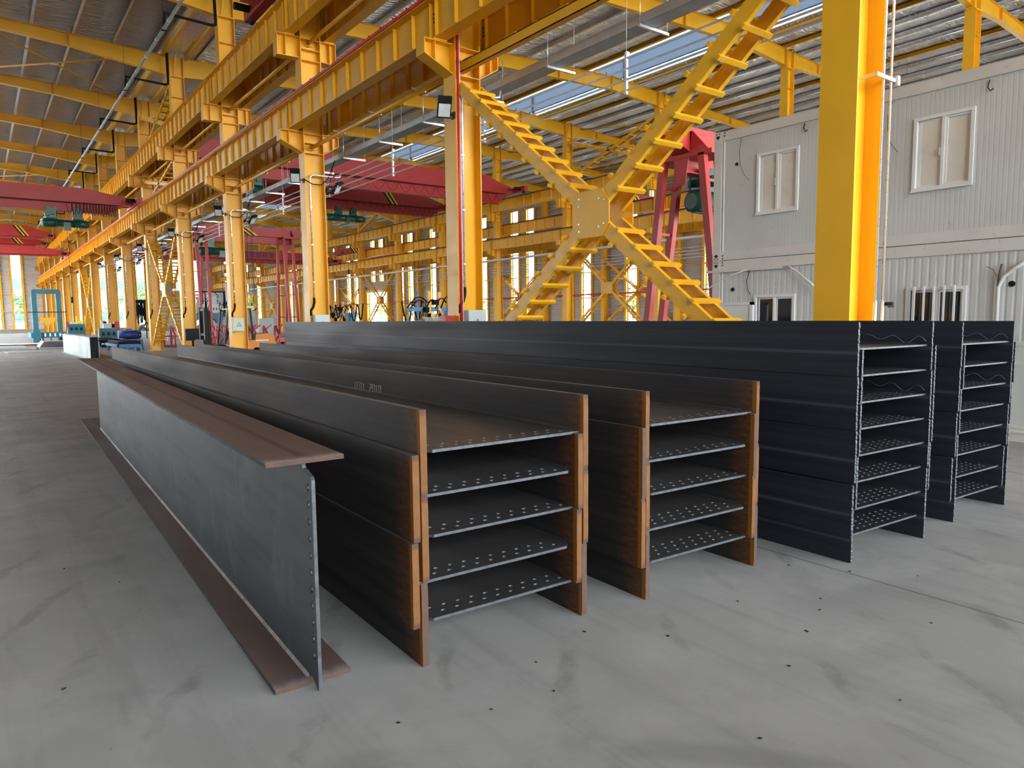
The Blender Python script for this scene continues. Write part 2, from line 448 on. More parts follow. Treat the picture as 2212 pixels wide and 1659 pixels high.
def stack_beam(D, b, tf, tw, L, mats, rows, pitch, cope_left, skew, rough_cut, nhx=12, wy=.03):
    """H-beam lying on its flange edges; local origin: bottom, near end, centre"""
    T = bpy.data.objects.new('h_beam', None); COL.objects.link(T); T.empty_display_size = .2
    face, end, top, web, wedge = mats
    j = .0018 if rough_cut else .0008
    for sx in (-1, 1):
        f = flange_mb(tf, b, L, jit=j)
        ob('flange', f, [face, end, top], T, (sx * (D / 2 - tf / 2), -skew * sx * D / 2, 0))
    w = D / 2 - tf
    c = .045
    if cope_left: outl = [(-w + c, wy), (w, wy), (w, L - .02), (-w, L - .02), (-w, wy + c)]
    else: outl = [(-w, wy), (w - c, wy), (w, wy + c), (w, L - .02), (-w, L - .02)]
    holes = []
    for ri, (dy, ph) in enumerate(rows):
        for i in range(nhx):
            x = -w + .09 + ph * pitch + i * pitch
            if x < w - .05: holes.append((x, wy + dy))
    pw = plate_holes(outl, holes, tw, 'z', r=.015); pw.v = [(a, b2 - skew * a, c2) for a, b2, c2 in pw.v]
    o = ob('web', pw, [web, wedge, 'flange_top'], T, (0, 0, b / 2))
    # weld beads along the web
    mb = MB()
    for sx in (-1, 1):
        mb.prism([(sx * w, wy + .05, tw / 2), (sx * (w - .010), wy + .05, tw / 2), (sx * w, wy + .05, tw / 2 + .010)], (0, L - .1, 0))
    ob('weld_bead', mb, web, T, (0, 0, b / 2))
    return T

def make_stack(n, x0, y0, rot, D, b, step, tf, tw, L, offs, mats_f, rows, pitch, group, name_of, rough_cut, nhx, yjit, skew=0):
    """x0,y0: near left foot of the lowest beam"""
    res = []
    for i in range(n):            # i = 0 is the topmost
        T = stack_beam(D, b, tf, tw, L, mats_f(i), rows(i), pitch, i % 2 == 0, skew, rough_cut, nhx)
        cx, sy = math.cos(rot), math.sin(rot)
        ox = offs[i] + D / 2; oy = yjit[i] - skew * D / 2
        T.location = (x0 + ox * cx - oy * sy, y0 + ox * sy + oy * cx, step * (n - 1 - i))
        T.rotation_euler = (0, 0, rot + random.uniform(-.0008, .0008))
        tag(T, name_of(i), 'steel beam', group)
        res.append(T)
    return res

def order_txt(i, n, what, where):
    if i == 0: p = 'topmost'
    elif i == n - 1: p = 'lowest'
    else: p = ORD[i] + ' from top'
    return p
rust_rows = [(.115, .0), (.055, .5)]
blk_rows = [(.20, .0), (.15, .5), (.10, 0), (.05, .5)]
def mats1(i):
    return ('st_dark', 'rust_brown' if i == 4 else 'rust_face', 'flange_top', 'st_web_dark', 'web_edge')
s1 = make_stack(5, 1.565, 2.785, math.radians(-.75), 1.0, .402, .2015, .034, .014, 10.2, [0, -.050, 0, -.064, -.010],
    mats1, lambda i: rust_rows, .080, 'H-beams in the front rust-edged stack',
    lambda i: 'dark H-beam with rusty orange ends, %s in rusty stack nearest the camera' % order_txt(i, 5, 0, 0), False, 12, [0, -.015, 0, -.02, 0], .026)
def mats2(i):
    return ('st_dark', 'rust_brown' if i in (1, 4) else 'rust_face', 'flange_top', 'st_web_dark', 'web_edge')
s2 = make_stack(5, 2.945, 2.685, math.radians(-.5), .985, .40, .2005, .030, .014, 10.2, [0, -.045, .008, -.042, .010],
    mats2, lambda i: rust_rows if i < 3 else [(.175, 0), (.115, .5), (.055, 0)], .080, 'H-beams in the second rust-edged stack',
    lambda i: 'dark H-beam with rusty ends, %s in rusty stack beside tall black stack' % order_txt(i, 5, 0, 0), False, 12, [0, -.02, 0, -.015, 0], .050)
mats3 = lambda i: ('st_black', 'cut_edge', 'st_black', 'st_web_black', 'web_edge')
s3 = make_stack(8, 4.442, 2.27, math.radians(-.2), .925, .345, .1745, .019, .012, 10.6, [0, .058, .010, .058, .014, .040, -.022, .004],
    mats3, lambda i: blk_rows, .075, 'H-beams in the tall black stack',
    lambda i: 'blue-black H-beam with bright cut ends, %s in black stack beside rusty ones' % order_txt(i, 8, 0, 0), True, 12, [0, 0, 0, 0, 0, 0, -.01, 0], .062)
s4 = make_stack(8, 5.955, 2.245, math.radians(0), .89, .34, .1725, .019, .012, 10.4, [-.01, .045, -.02, .015, -.04, -.005, -.085, -.005],
    mats3, lambda i: blk_rows, .075, 'H-beams in the rearmost black stack',
    lambda i: 'blue-black H-beam with bright cut ends, %s in rearmost black stack near containers' % order_txt(i, 8, 0, 0), True, 12, [0, 0, 0, 0, 0, 0, 0, 0], .058)

for bi in (0, 2):
    for st_ in (s3, s4):
        fr = [c for c in st_[bi].children if c.name.startswith('flange')][1]
        mb = MB().tube([(-.0105, .04 + t * .022, .20 + .035 * math.sin(t * .75) * (1 - t / 26) + .035 * (t / 20)) for t in range(20)], .0008, 5)
        q = ob('chalk_mark', mb, 'chalk', fr); q['label'] = 'thin pale wavy marking line'
# chalk numbers on the inner side of the top beam of the first rusty stack
def glyph(ch, x, z, w, h, mb, axis_o, along, t=.006):
    seg = {'5': [(1,1,0,1),(0,1,0,.5),(0,.5,1,.5),(1,.5,1,0),(1,0,0,0)], '0': [(0,0,0,1),(0,1,1,1),(1,1,1,0),(1,0,0,0)], '1': [(.5,0,.5,1),(.5,1,.2,.8)],
           '2': [(0,1,1,1),(1,1,1,.5),(1,.5,0,.5),(0,.5,0,0),(0,0,1,0)], 'F': [(0,0,0,1),(0,1,1,1),(0,.5,.8,.5)], 'E': [(0,0,0,1),(0,1,1,1),(0,.5,.8,.5),(0,0,1,0)], 'I': [(.5,0,.5,1)], '-': [(0,.5,1,.5)], '9': [(1,0,1,1),(1,1,0,1),(0,1,0,.5),(0,.5,1,.5)]}
    for (a, b_, c, d) in seg.get(ch, []):
        p = V(axis_o) + V(along) * (x + a * w) + V((0, 0, z + b_ * h)); q = V(axis_o) + V(along) * (x + c * w) + V((0, 0, z + d * h))
        mb.bar(p, q, .0016, t, V((0, 0, 1)) if abs(p.z - q.z) < 1e-4 else V(along))
mb = MB()
for i, ch in enumerate('IE01'): glyph(ch, -i * .085, .2, .05, .085, mb, (0, 0, 0), (0, -1, 0)) if False else glyph(ch, i * .058, 0, .034, .060, mb, (0, 0, 0), (0, -1, 0), .004)
for i, ch in enumerate('2010'): glyph(ch, .31 + i * .058, 0, .034, .060, mb, (0, 0, 0), (0, -1, 0))
fr = [c for c in s1[0].children if c.name.startswith('flange')][1]
o = ob('stencilled_number', mb, 'chalk', fr, (-.034 / 2 - .001, 2.95, .212)); o['label'] = 'pale stencilled number'

# ------------------------------------------------------------------ the near upright plate girder
T = thing('plate_girder', 'upright grey-blue plate girder with brown flanges standing alone nearest the camera', 'steel beam', (1.098, 2.96, 0), math.radians(-1.72))
mb = MB(); mb.box(-.172, .172, 0, 10.3, 1.0, 1.02); o = ob('top_flange', mb, ['st_flange_brown'], T)
o = ob('bottom_flange', MB().box(-.172, .172, 0, 10.5, 0, .02), ['st_flange_brown'], T)
for zz in (1.0, 0):
    mb = MB().box(-.1735, -.172, .002, 10.2, zz + .001, zz + .019)
    mb.box(.172, .1735, .002, 10.2, zz + .001, zz + .019)
    q = ob('flange_edge', mb, 'cut_edge', [c for c in T.children if c.name.startswith('top' if zz else 'bottom')][0]); q['label'] = 'bright sheared flange edge'
    mb = MB(); mb.box(-.172, .172, -.0015, 0, zz + .0005, zz + .0195)
    q = ob('flange_end', mb, 'rust_brown', [c for c in T.children if c.name.startswith('top' if zz else 'bottom')][0]); q['label'] = 'rust-brown cut flange end'
outl = [(-.083, .006), (9.1, .02), (9.1, .18), (9.18, .19), (9.18, .999), (.045, .999), (.03, .985), (.01, .985), (-.075, .955), (-.083, .945)]
outl = [(-.083, .004), (-.070, .004), (-.010, .035), (.02, .035), (.035, .0205), (9.15, .0205), (9.15, .9995), (.035, .9995), (.022, .975), (-.005, .972), (-.072, .952), (-.083, .940)]
outl = outl[::1]
hl = [(-.035, .9 - i * .0755) for i in range(11)]
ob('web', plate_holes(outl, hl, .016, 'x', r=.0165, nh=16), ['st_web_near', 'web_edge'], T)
mb = MB()
for sx in (-1, 1):
    for z0, dz in ((.02, 1), (1.0, -1)):
        mb.prism([(sx * .008, .04, z0), (sx * .020, .04, z0), (sx * .008, .04, z0 + dz * .012)], (0, 9.1, 0))
q = ob('weld_bead', mb, 'weld', T); q['label'] = 'pale fillet weld along the web'

# ------------------------------------------------------------------ columns
def h_column(name, X, k, lo, up_, top, d=.56, w=.40, split=False, side=(1, 1), rlev=None, llev=None):
    T = thing(name, None, 'column', (X, YK(k), 0))
    tf, tw = .022, .014
    mb = MB()
    mb.box(-d / 2, -d / 2 + tf, -w / 2, w / 2, 0, top); mb.box(d / 2 - tf, d / 2, -w / 2, w / 2, 0, top); mb.box(-d / 2 + tf, d / 2 - tf, -tw / 2, tw / 2, 0, top)
    if split: ob('shaft', mb, 'yellow', T); mb = MB()
    for z in [lo - .04, lo - .28, lo - .54, up_ - .04, up_ - .30, up_ - .58, top - .85]:
        for sy in (-1, 1): mb.box(-d / 2 + tf, d / 2 - tf, min(sy * tw / 2, sy * (w / 2 - .01)), max(sy * tw / 2, sy * (w / 2 - .01)), z - .007, z + .007)
        if split: ob('stiffener', mb, 'yellow', T); mb = MB()
    if not split: ob('shaft', mb, 'yellow', T)
    for s_, on in ((-1, side[0]), (1, side[1])):
        if not on: continue
        for z, tap, nm in ((lo, True, 'crane_bracket'), (up_, False, 'crane_bracket')):
            ov = rlev if s_ > 0 else llev
            if ov is not None:
                if tap: continue
                z = ov
            x0 = s_ * d / 2; x1 = s_ * (d / 2 + .60 if s_ < 0 else d / 2 + .45)
            h0 = .54; h1 = .27 if tap else .56
            wf = .30
            mb = MB()
            mb.prism([(x0, -wf / 2, z - .016), (x1, -wf / 2, z - .016), (x1, -wf / 2, z), (x0, -wf / 2, z)], (0, wf, 0))
            b0, b1 = z - h0, z - h1
            mb.prism([(x0, -wf / 2, b0), (x1, -wf / 2, b1), (x1, -wf / 2, b1 + .016), (x0, -wf / 2, b0 + .016)], (0, wf, 0))
            mb.prism([(x0, -.007, b0 + .016), (x1, -.007, b1 + .016), (x1, -.007, z - .016), (x0, -.007, z - .016)], (0, .014, 0))
            xs = x0 + (x1 - x0) * (.62 if s_ < 0 else .62)
            bs = b0 + (b1 - b0) * .62
            for sy in (-1, 1):
                mb.box(xs - .006, xs + .006, min(sy * .007, sy * (wf / 2 - .005)), max(sy * .007, sy * (wf / 2 - .005)), bs + .016, z - .016)
            mb.box(min(x1, x1 - s_ * .012), max(x1, x1 - s_ * .012), -wf / 2, wf / 2, b1 + .01, z - .01) if not tap or True else None
            # packing plate under the girder
            xc = s_ * .55
            mb.box(xc - .14, xc + .14, -.17, .17, z, z + .022)
            for bx in (-.11, .11):
                for by in (-.14, .14): mb.cyl((xc + bx, by, z + .02), (xc + bx, by, z + .045), .012, 8)
            ob(nm, mb, 'yellow', T)
    mb = MB().box(-d / 2 - .02, d / 2 + .02, -w / 2 - .01, w / 2 + .01, top, top + .02)
    mb.box(-d / 2 - .02, d / 2 + .02, -w / 2 - .01, w / 2 + .01, top + .02, top + .04)
    ob('cap_plate', mb, 'yellow', T)
    mb = MB().box(-d / 2 - .08, d / 2 + .08, -w / 2 - .08, w / 2 + .08, 0, .03)
    ob('base_plate', mb, 'yellow', T)
    return T
LOW, UPP, TOP = 6.58, 9.02, 12.0
colA = []
protos = {}
for k in range(-1, NK + 1):
    if (k < 4) not in protos: c = protos[k < 4] = h_column('crane_column', XA, k, LOW, UPP, TOP, split=k < 4)
    else: c = copy_tree(protos[k < 4]); c.location = (XA, YK(k), 0)
    j = k + 1
    if k == -1: lab = 'yellow crane column beyond the right edge, in front of the containers'
    elif k == 0: lab = 'large yellow H-section column standing in front of the grey containers'
    else: lab = 'yellow H-section crane column, %s in the near row counted away from the container column' % ORD[k - 1]
    tag(c, lab, 'column', 'columns of the near row')
    colA.append(c)
LOB, UPB, TOPB = 6.3, 8.86, 12.6
proto = None
for k in range(0, NK + 1):
    if proto is None: c = proto = h_column('crane_column', XB, k, LOB, UPB, TOPB, .5, .38, rlev=7.38)
    else: c = copy_tree(proto); c.location = (XB, YK(k), 0)
    tag(c, 'yellow column of the far crane row, %s from the right end' % ORD[k], 'column', 'columns of the far row')
proto = None
for k in range(1, NK + 1):
    if proto is None: c = proto = h_column('crane_column', XC - .45, k, LOB, UPB, 12.1, .5, .36, side=(1, 0), llev=7.38)
    else: c = copy_tree(proto); c.location = (XC - .45, YK(k), 0)
    tag(c, 'yellow column against the right outer wall, %s along from the near end' % ORD[k - 1], 'column', 'columns along the right outer wall')

# ------------------------------------------------------------------ crane runway girders
def girder(h, wt, wb, L, nst, rail=True, red=False, split=False):
    T = bpy.data.objects.new('crane_girder', None); COL.objects.link(T)
    tf = .016
    ob('top_flange', MB().box(-wt / 2, wt / 2, .005, L - .005, h - tf, h), 'yellow', T)
    ob('bottom_flange', MB().box(-wb / 2, wb / 2, .005, L - .005, 0, tf), 'yellow', T)
    mb = MB().box(-.006, .006, .005, L - .005, tf, h - tf)
    if split: ob('web', mb, 'yellow', T); mb = MB()
    for i in range(nst + 1):
        y = .10 if i == 0 else (L - .10 if i == nst else L * i / nst)
        for sx in (-1, 1):
            z0 = tf if i in (0, nst) else tf + .10 * h
            mb.box(min(sx * .006, sx * .078), max(sx * .006, sx * .078), y - .006, y + .006, z0, h - tf)
            if split: ob('stiffener', mb, 'yellow', T); mb = MB()
    if not split: ob('web', mb, 'yellow', T)
    mb = MB()
    for yy in (.05, L - .05):
        for zz in (.40, .48, .56):
            for sx in (-1, 1): mb.cyl((sx * .006, yy, h * zz * 1.25), (sx * .012, yy, h * zz * 1.25), .018, 8)
    ob('bolt_hole_row', mb, 'black', T)
    if rail:
        ob('rail', MB().box(-.03, .03, 0, L, h, h + .10), 'rust_brown', T)
    if red:
        mb = MB().box(-wt / 2 - .02, -wt / 2 + .03, 0, L, h + .004, h + .065)
        for i in range(14): mb.box(-wt / 2 - .02, -wt / 2 + .03, L * i / 14 + .2, L * i / 14 + .23, h + .065, h + .09, 1)
        q = ob('conductor_rail', mb, ['red_line', 'black'], T); q['label'] = 'red conductor rail'
    return T
def girder_line(X, z, h, wt, wb, k0, k1, row, level, side, red=False, nst=10):
    protos = {}
    for k in range(k0, k1):
        sp_ = row == 'near' and side == 'aisle side' and k < 4
        if sp_ not in protos: g = protos[sp_] = girder(h, wt, wb, BAY, nst, True, red, sp_)
        else: g = copy_tree(protos[sp_])
        g.location = (X, YK(k), z)
        n0 = 'beyond the right edge' if k < 0 else ('over bay %s from the container column' % ORD[k])
        tag(g, 'yellow %s crane girder on the %s of the %s row, %s' % (level, side, row, ORD[k + 1] + ' from right'), 'crane girder', '%s girders on the %s of the %s row' % (level, side, row))
girder_line(6.985, 6.605, .70, .34, .27, -1, NK, 'near', 'lower', 'aisle side', True)
girder_line(8.075, 6.605, .70, .34, .27, -1, NK, 'near', 'lower', 'far side')
girder_line(6.985, 9.045, .86, .34, .27, -1, NK, 'near', 'upper', 'aisle side')
girder_line(8.075, 9.045, .86, .34, .27, -1, NK, 'near', 'upper', 'far side')
girder_line(XB - .53, LOB + .022, .66, .32, .27, 0, NK, 'far', 'lower', 'near side', nst=8)
girder_line(XB - .53, UPB + .022, .70, .32, .27, 0, NK, 'far', 'upper', 'near side', nst=8)
girder_line(XB + .53, 7.40, .66, .32, .27, 0, NK, 'far', 'mid-level', 'wall side', nst=8)
girder_line(XC - 1.0, 7.40, .66, .32, .27, 1, NK, 'wall', 'mid-level', 'hall side', nst=8)

# longitudinal ties between the columns (round pipes; the nearest bay is a channel)
for lev, z in (('lower', 6.22), ('upper', 8.92)):
    proto = None
    for k in range(0, NK):
        if lev == 'lower' and k == 0:
            mb = MB().box(-.10, .10, .03, BAY - .03, .07, .085); mb.box(-.10, -.085, .03, BAY - .03, -.09, .085); mb.box(-.10, .02, .03, BAY - .03, -.09, -.078)
            for i in range(6): mb.box(-.11, -.03, .5 + i * 1.3, .85 + i * 1.3, .085, .10)
            t = ob('tie_channel', mb, 'yellow', None, (XA, YK(k), z)); tag(t, 'yellow channel tie below the nearest lower crane girder', 'tie beam'); continue
        if proto is None:
            mb = MB().cyl((0, .05, 0), (0, BAY - .05, 0), .05, 14)
            for y in (.05, BAY - .11): mb.box(-.09, .09, y, y + .06, -.075, -.06); mb.box(-.006, .006, y - .03, y + .2, -.09, .09)
            t = proto = ob('tie_pipe', mb, 'yellow', None)
        else: t = proto.copy(); COL.objects.link(t)
        t.location = (XA, YK(k), z)
        tag(t, 'yellow round tie pipe at %s crane level of near row, %s bay from right' % (lev, ORD[k]), 'tie pipe', '%s tie pipes of the near row' % lev)

# ------------------------------------------------------------------ rafters
def roof_z(X):          # top of rafter
    if X < XA: return 12.86 + .034 * min(XA - X, 16) - .0 * X
    if X < 26.3: return 12.86 + .040 * (X - XA)
    return 12.86 + .040 * (26.3 - XA) - .052 * (X - 26.3)
def rafter(pts, w=.22, tf=.012):
    """pts: list of (x, ztop, zbot)"""
    mb = MB()
    for (a, b_) in zip(pts[:-1], pts[1:]):
        for (z0, z1, t) in ((a[1], b_[1], -tf), (a[2], b_[2], tf)):
            mb.prism([(a[0], -w / 2, z0), (b_[0], -w / 2, z1), (b_[0], -w / 2, z1 + t), (a[0], -w / 2, z0 + t)], (0, w, 0))
        mb.prism([(a[0], -.004, a[2] + tf), (b_[0], -.004, b_[2] + tf), (b_[0], -.004, b_[1] - tf), (a[0], -.004, a[1] - tf)], (0, .008, 0))
    for i, p in enumerate(pts):
        x = p[0]
        mb.box(x - .006, x + .006, -w / 2, w / 2, p[2], p[1])
        if 0 < i < len(pts) - 1: mb.box(x + .02, x + .032, -w / 2, w / 2, p[2], p[1])
    return mb
def clips(x0, x1, step, z0):
    mb = MB(); x = x0
    while x < x1:
        z = roof_z(x)
        mb.box(x - .03, x + .03, -.004, .004, z, z + .16); mb.box(x - .03, x - .022, -.05, .05, z, z + .14)
        x += step
    return mb
dl = XA - .28
pl = [(XL, roof_z(XL), roof_z(XL) - .5), (-9.5, roof_z(-9.5), roof_z(-9.5) - .42), (-4.5, roof_z(-4.5), roof_z(-4.5) - .40), (1.0, roof_z(1.0), roof_z(1.0) - .40), (3.6, roof_z(3.6), roof_z(3.6) - .48), (dl, roof_z(dl) - .02, 12.05)]
dr = XA + .28
xb0, xb1 = XB - .27, XB + .27
pr = [(dr, roof_z(dr) - .02, 12.05), (12, roof_z(12), roof_z(12) - .60), (18.5, roof_z(18.5), roof_z(18.5) - .62), (22.8, roof_z(22.8), roof_z(22.8) - .62), (26.3, roof_z(26.3), roof_z(26.3) - .66), (xb0, roof_z(xb0), roof_z(xb0) - .72)]
pr2 = [(xb1, roof_z(xb1), roof_z(xb1) - .70), (32.4, roof_z(32.4), roof_z(32.4) - .48), (36, roof_z(36), roof_z(36) - .42), (XC - .3, roof_z(XC - .3), roof_z(XC - .3) - .55)]
meshes = {}
for k in range(0, NK + 1):
    for nm, pts, lab in (('l', pl, 'tapered yellow rafter over left aisle'), ('r', pr, 'deep yellow rafter between the column rows'), ('w', pr2, 'slender yellow rafter beside the outer wall')):
        if nm not in meshes:
            meshes[nm] = rafter(pts).mesh('rafter', 'yellow')
            meshes[nm + 'c'] = clips(pts[0][0] + .7, pts[-1][0] - .3, 1.4 if nm == 'l' else 1.25, 0).mesh('purlin_clip', 'yellow')
        o = ob('rafter', meshes[nm], None, None, (0, YK(k), 0))
        tag(o, '%s, %s frame from camera' % (lab, ORD[k]), 'rafter', lab + 's')
        ob('purlin_clip', meshes[nm + 'c'], None, o)
    # column head above the cap plate in the near and far rows
    for X, z0 in ((XA, 12.04), (XB, 12.64)):
        key = 'h%d' % int(X)
        if key not in meshes:
            mb = MB(); zt = roof_z(X) + .02
            for s_ in (-1, 1):
                mb.box(X + s_ * .27 - .008, X + s_ * .27 + .008, -.14, .14, z0, zt + .10)
                for z in (.12, .26, .40, .54): mb.cyl((X + s_ * .27, -.09, z0 + z), (X + s_ * .31, -.09, z0 + z), .014, 6)
            mb.box(X - .26, X + .26, -.006, .006, z0, zt)
            mb.bar((X - .1, -.02, z0 + .02), (X - .02, -.30, zt + .05), .05, .008)
            meshes[key] = mb.mesh('column_head', 'yellow')
        o = ob('column_head', meshes[key], None, None, (0, YK(k), 0))
        tag(o, 'yellow bolted head piece joining two rafters above the %s row, %s frame' % ('near' if X == XA else 'far', ORD[k]), 'bracket', 'rafter joints above the %s row' % ('near' if X == XA else 'far'))

# purlins (Z sections along the hall)
def purlin_mesh(mat, h=.18):
    mb = MB(); y0, y1 = YF, YEND
    mb.box(-.0015, .0015, y0, y1, 0, h); mb.box(0, .075, y0, y1, h - .003, h); mb.box(-.075, 0, y0, y1, 0, .003); mb.box(-.076, -.073, y0, y1, 0, .022)
    return mb.mesh('purlin', mat)
pm = purlin_mesh('galv'); pmy = purlin_mesh('yellow')
x = XL + .7; i = 0
PX = []
while x < XA - .8:
    if x > -8:
        o = ob('purlin', pm, None, None, (x, 0, roof_z(x) + .002)); tag(o, 'thin galvanised purlin under the left aisle roof', 'purlin', 'purlins of the left aisle roof')
    PX.append(x); x += 1.4
PR = []; x = XA + .9; i = 0
while x < XC - .5:
    if not (24.7 < x < 28.0):
        o = ob('purlin', pmy if i % 4 == 1 else pm, None, None, (x, 0, roof_z(x) + .002))
        if i % 4 == 1: tag(o, 'yellow-painted purlin under the right hall roof', 'purlin', 'yellow purlins of the right hall roof')
        else: tag(o, 'galvanised purlin under the right hall roof', 'purlin', 'galvanised purlins of the right hall roof')
    PR.append(x); x += 1.25; i += 1

# roof skins : foil sagging between purlins
def roof_mesh(xs, ribs=False, amp=.05, n=6):
    mb = MB(); pts = []
    for a, b_ in zip(xs[:-1], xs[1:]):
        for i in range(n):
            t = i / n; pts.append((a + (b_ - a) * t, roof_z(a + (b_ - a) * t) + .20 - amp * math.sin(PI * t)))
    pts.append((xs[-1], roof_z(xs[-1]) + .20))
    ys = [YF + (YEND - YF) * i / 8 for i in range(9)]
    vs = [(p[0], y, p[1]) for p in pts for y in ys]; m = len(ys); fs = []
    for i in range(len(pts) - 1):
        for j in range(m - 1): fs.append((i * m + j, i * m + j + 1, (i + 1) * m + j + 1, (i + 1) * m + j))
    mb.add(vs, fs, 0, True)
    o = len(mb.v); mb.add([(p[0], y, p[1] + .09) for p in pts for y in (YF, YEND)], [(2 * i + 1, 2 * i, 2 * i + 2, 2 * i + 3) for i in range(len(pts) - 1)], 1)
    return mb
struct('ceiling_left', roof_mesh([p for p in PX if p > -3.6] + [6.85], amp=.035), ['foil', 'white'])
struct('ceiling_far_left', roof_mesh([XL, XL + .7] + [p for p in PX if -15 < p < -10.5], amp=.035), ['foil', 'white'])
xa_, xb2 = max(p for p in PX if p < -10.5), min(p for p in PX if p > -3.6)
mb = MB(); mb.add([(xa_, YF, roof_z(xa_) + .25), (xb2, YF, roof_z(xb2) + .25), (xb2, 46, roof_z(xb2) + .25), (xa_, 46, roof_z(xa_) + .25)], [(0, 3, 2, 1)]); struct('ceiling_near_left', mb, 'foil')
mb = MB(); mb.add([(xa_, 46, roof_z(xa_) + .2), (xb2, 46, roof_z(xb2) + .2), (xb2, YEND, roof_z(xb2) + .2), (xa_, YEND, roof_z(xa_) + .2)], [(0, 3, 2, 1)])
struct('window_9', mb, 'rooflight_added')  # unseen rooflight added to brighten the far left aisle
struct('ceiling_right', roof_mesh([8.3] + [p for p in PR if p < 24.6] + [24.75], amp=.10), ['foil_r', 'white'])
struct('ceiling_outer', roof_mesh([27.95] + [p for p in PR if p > 28.2] + [XC + .2], amp=.10), ['foil_r', 'white'])
# roof valley gutter above the near column row
mb = MB(); mb.box(6.85, 8.3, YF, YEND, 12.98, 13.0); mb.box(6.83, 6.87, YF, YEND, 12.98, 13.3); mb.box(8.28, 8.32, YF, YEND, 12.98, 13.3)
struct('trim_gutter', mb, 'galv')
for xx in (7.05, 7.95):
    o = ob('gutter_beam', MB().box(-.05, .05, YF, YEND, -.16, 0), 'yellow', None, (xx, 0, 12.975)); tag(o, 'yellow channel carrying the roof gutter on the %s side' % ('aisle' if xx < 7.5 else 'hall'), 'roof beam')
# ridge monitor with translucent sides
mb = MB()
zr = roof_z(26.3) + .20
mb.box(24.2, 28.4, YF, YEND, zr + 1.45, zr + 1.50)
struct('ceiling_monitor', mb, 'foil_r')
for n_, (xa, xb_) in enumerate(((24.75, 25.45), (27.25, 27.95))):
    mb = MB(); za, zb = roof_z(xa) + .2, roof_z(xb_) + .2
    mb.add([(xa, YF, za), (xb_, YF, zb), (xb_, YEND, zb), (xa, YEND, za)], [(0, 3, 2, 1)])
    struct('window_%d' % (n_ + 1), mb, 'rooflight')
for n_, xx in enumerate((25.45, 27.25)):
    mb = MB(); K = 400
    vs = []; fs = []
    for i in range(K + 1):
        y = YF + (YEND - YF) * i / K; xo = .02 * (i % 2)
        vs += [(xx + xo, y, zr - .1), (xx + xo, y, zr + 1.3)]
    fs = [(2 * i, 2 * i + 2, 2 * i + 3, 2 * i + 1) for i in range(K)]
    mb.add(vs, fs); struct('window_%d' % (n_ + 3), mb, 'monitor_side')
for k in range(1, NK):
    if 'mp' not in meshes:
        mb = MB()
        for xx in (25.35, 27.35):
            mb.box(xx - .05, xx + .05, -.06, .06, roof_z(xx), zr + 1.45)
        mb.box(25.0, 27.7, -.06, .06, zr + 1.30, zr + 1.44)
        mb.bar((26.3, 0, zr + .3), (25.4, 0, zr + 1.3), .04, .04); mb.bar((26.3, 0, zr + .3), (27.3, 0, zr + 1.3), .04, .04)
        meshes['mp'] = mb.mesh('monitor_frame', 'yellow')
    o = ob('monitor_frame', meshes['mp'], None, None, (0, YK(k), 0)); tag(o, 'small yellow portal of the roof ridge monitor, %s from the camera end' % ORD[k - 1], 'roof frame', 'ridge monitor frames')
for xx, zz in ((24.6, 0), (28.1, 0), (25.4, 1.28), (27.3, 1.28)):
    o = ob('ridge_purlin', pmy, None, None, (xx, 0, roof_z(xx) + .002 if not zz else zr + zz)); tag(o, 'yellow purlin along the ridge monitor', 'purlin', 'purlins along the ridge monitor')

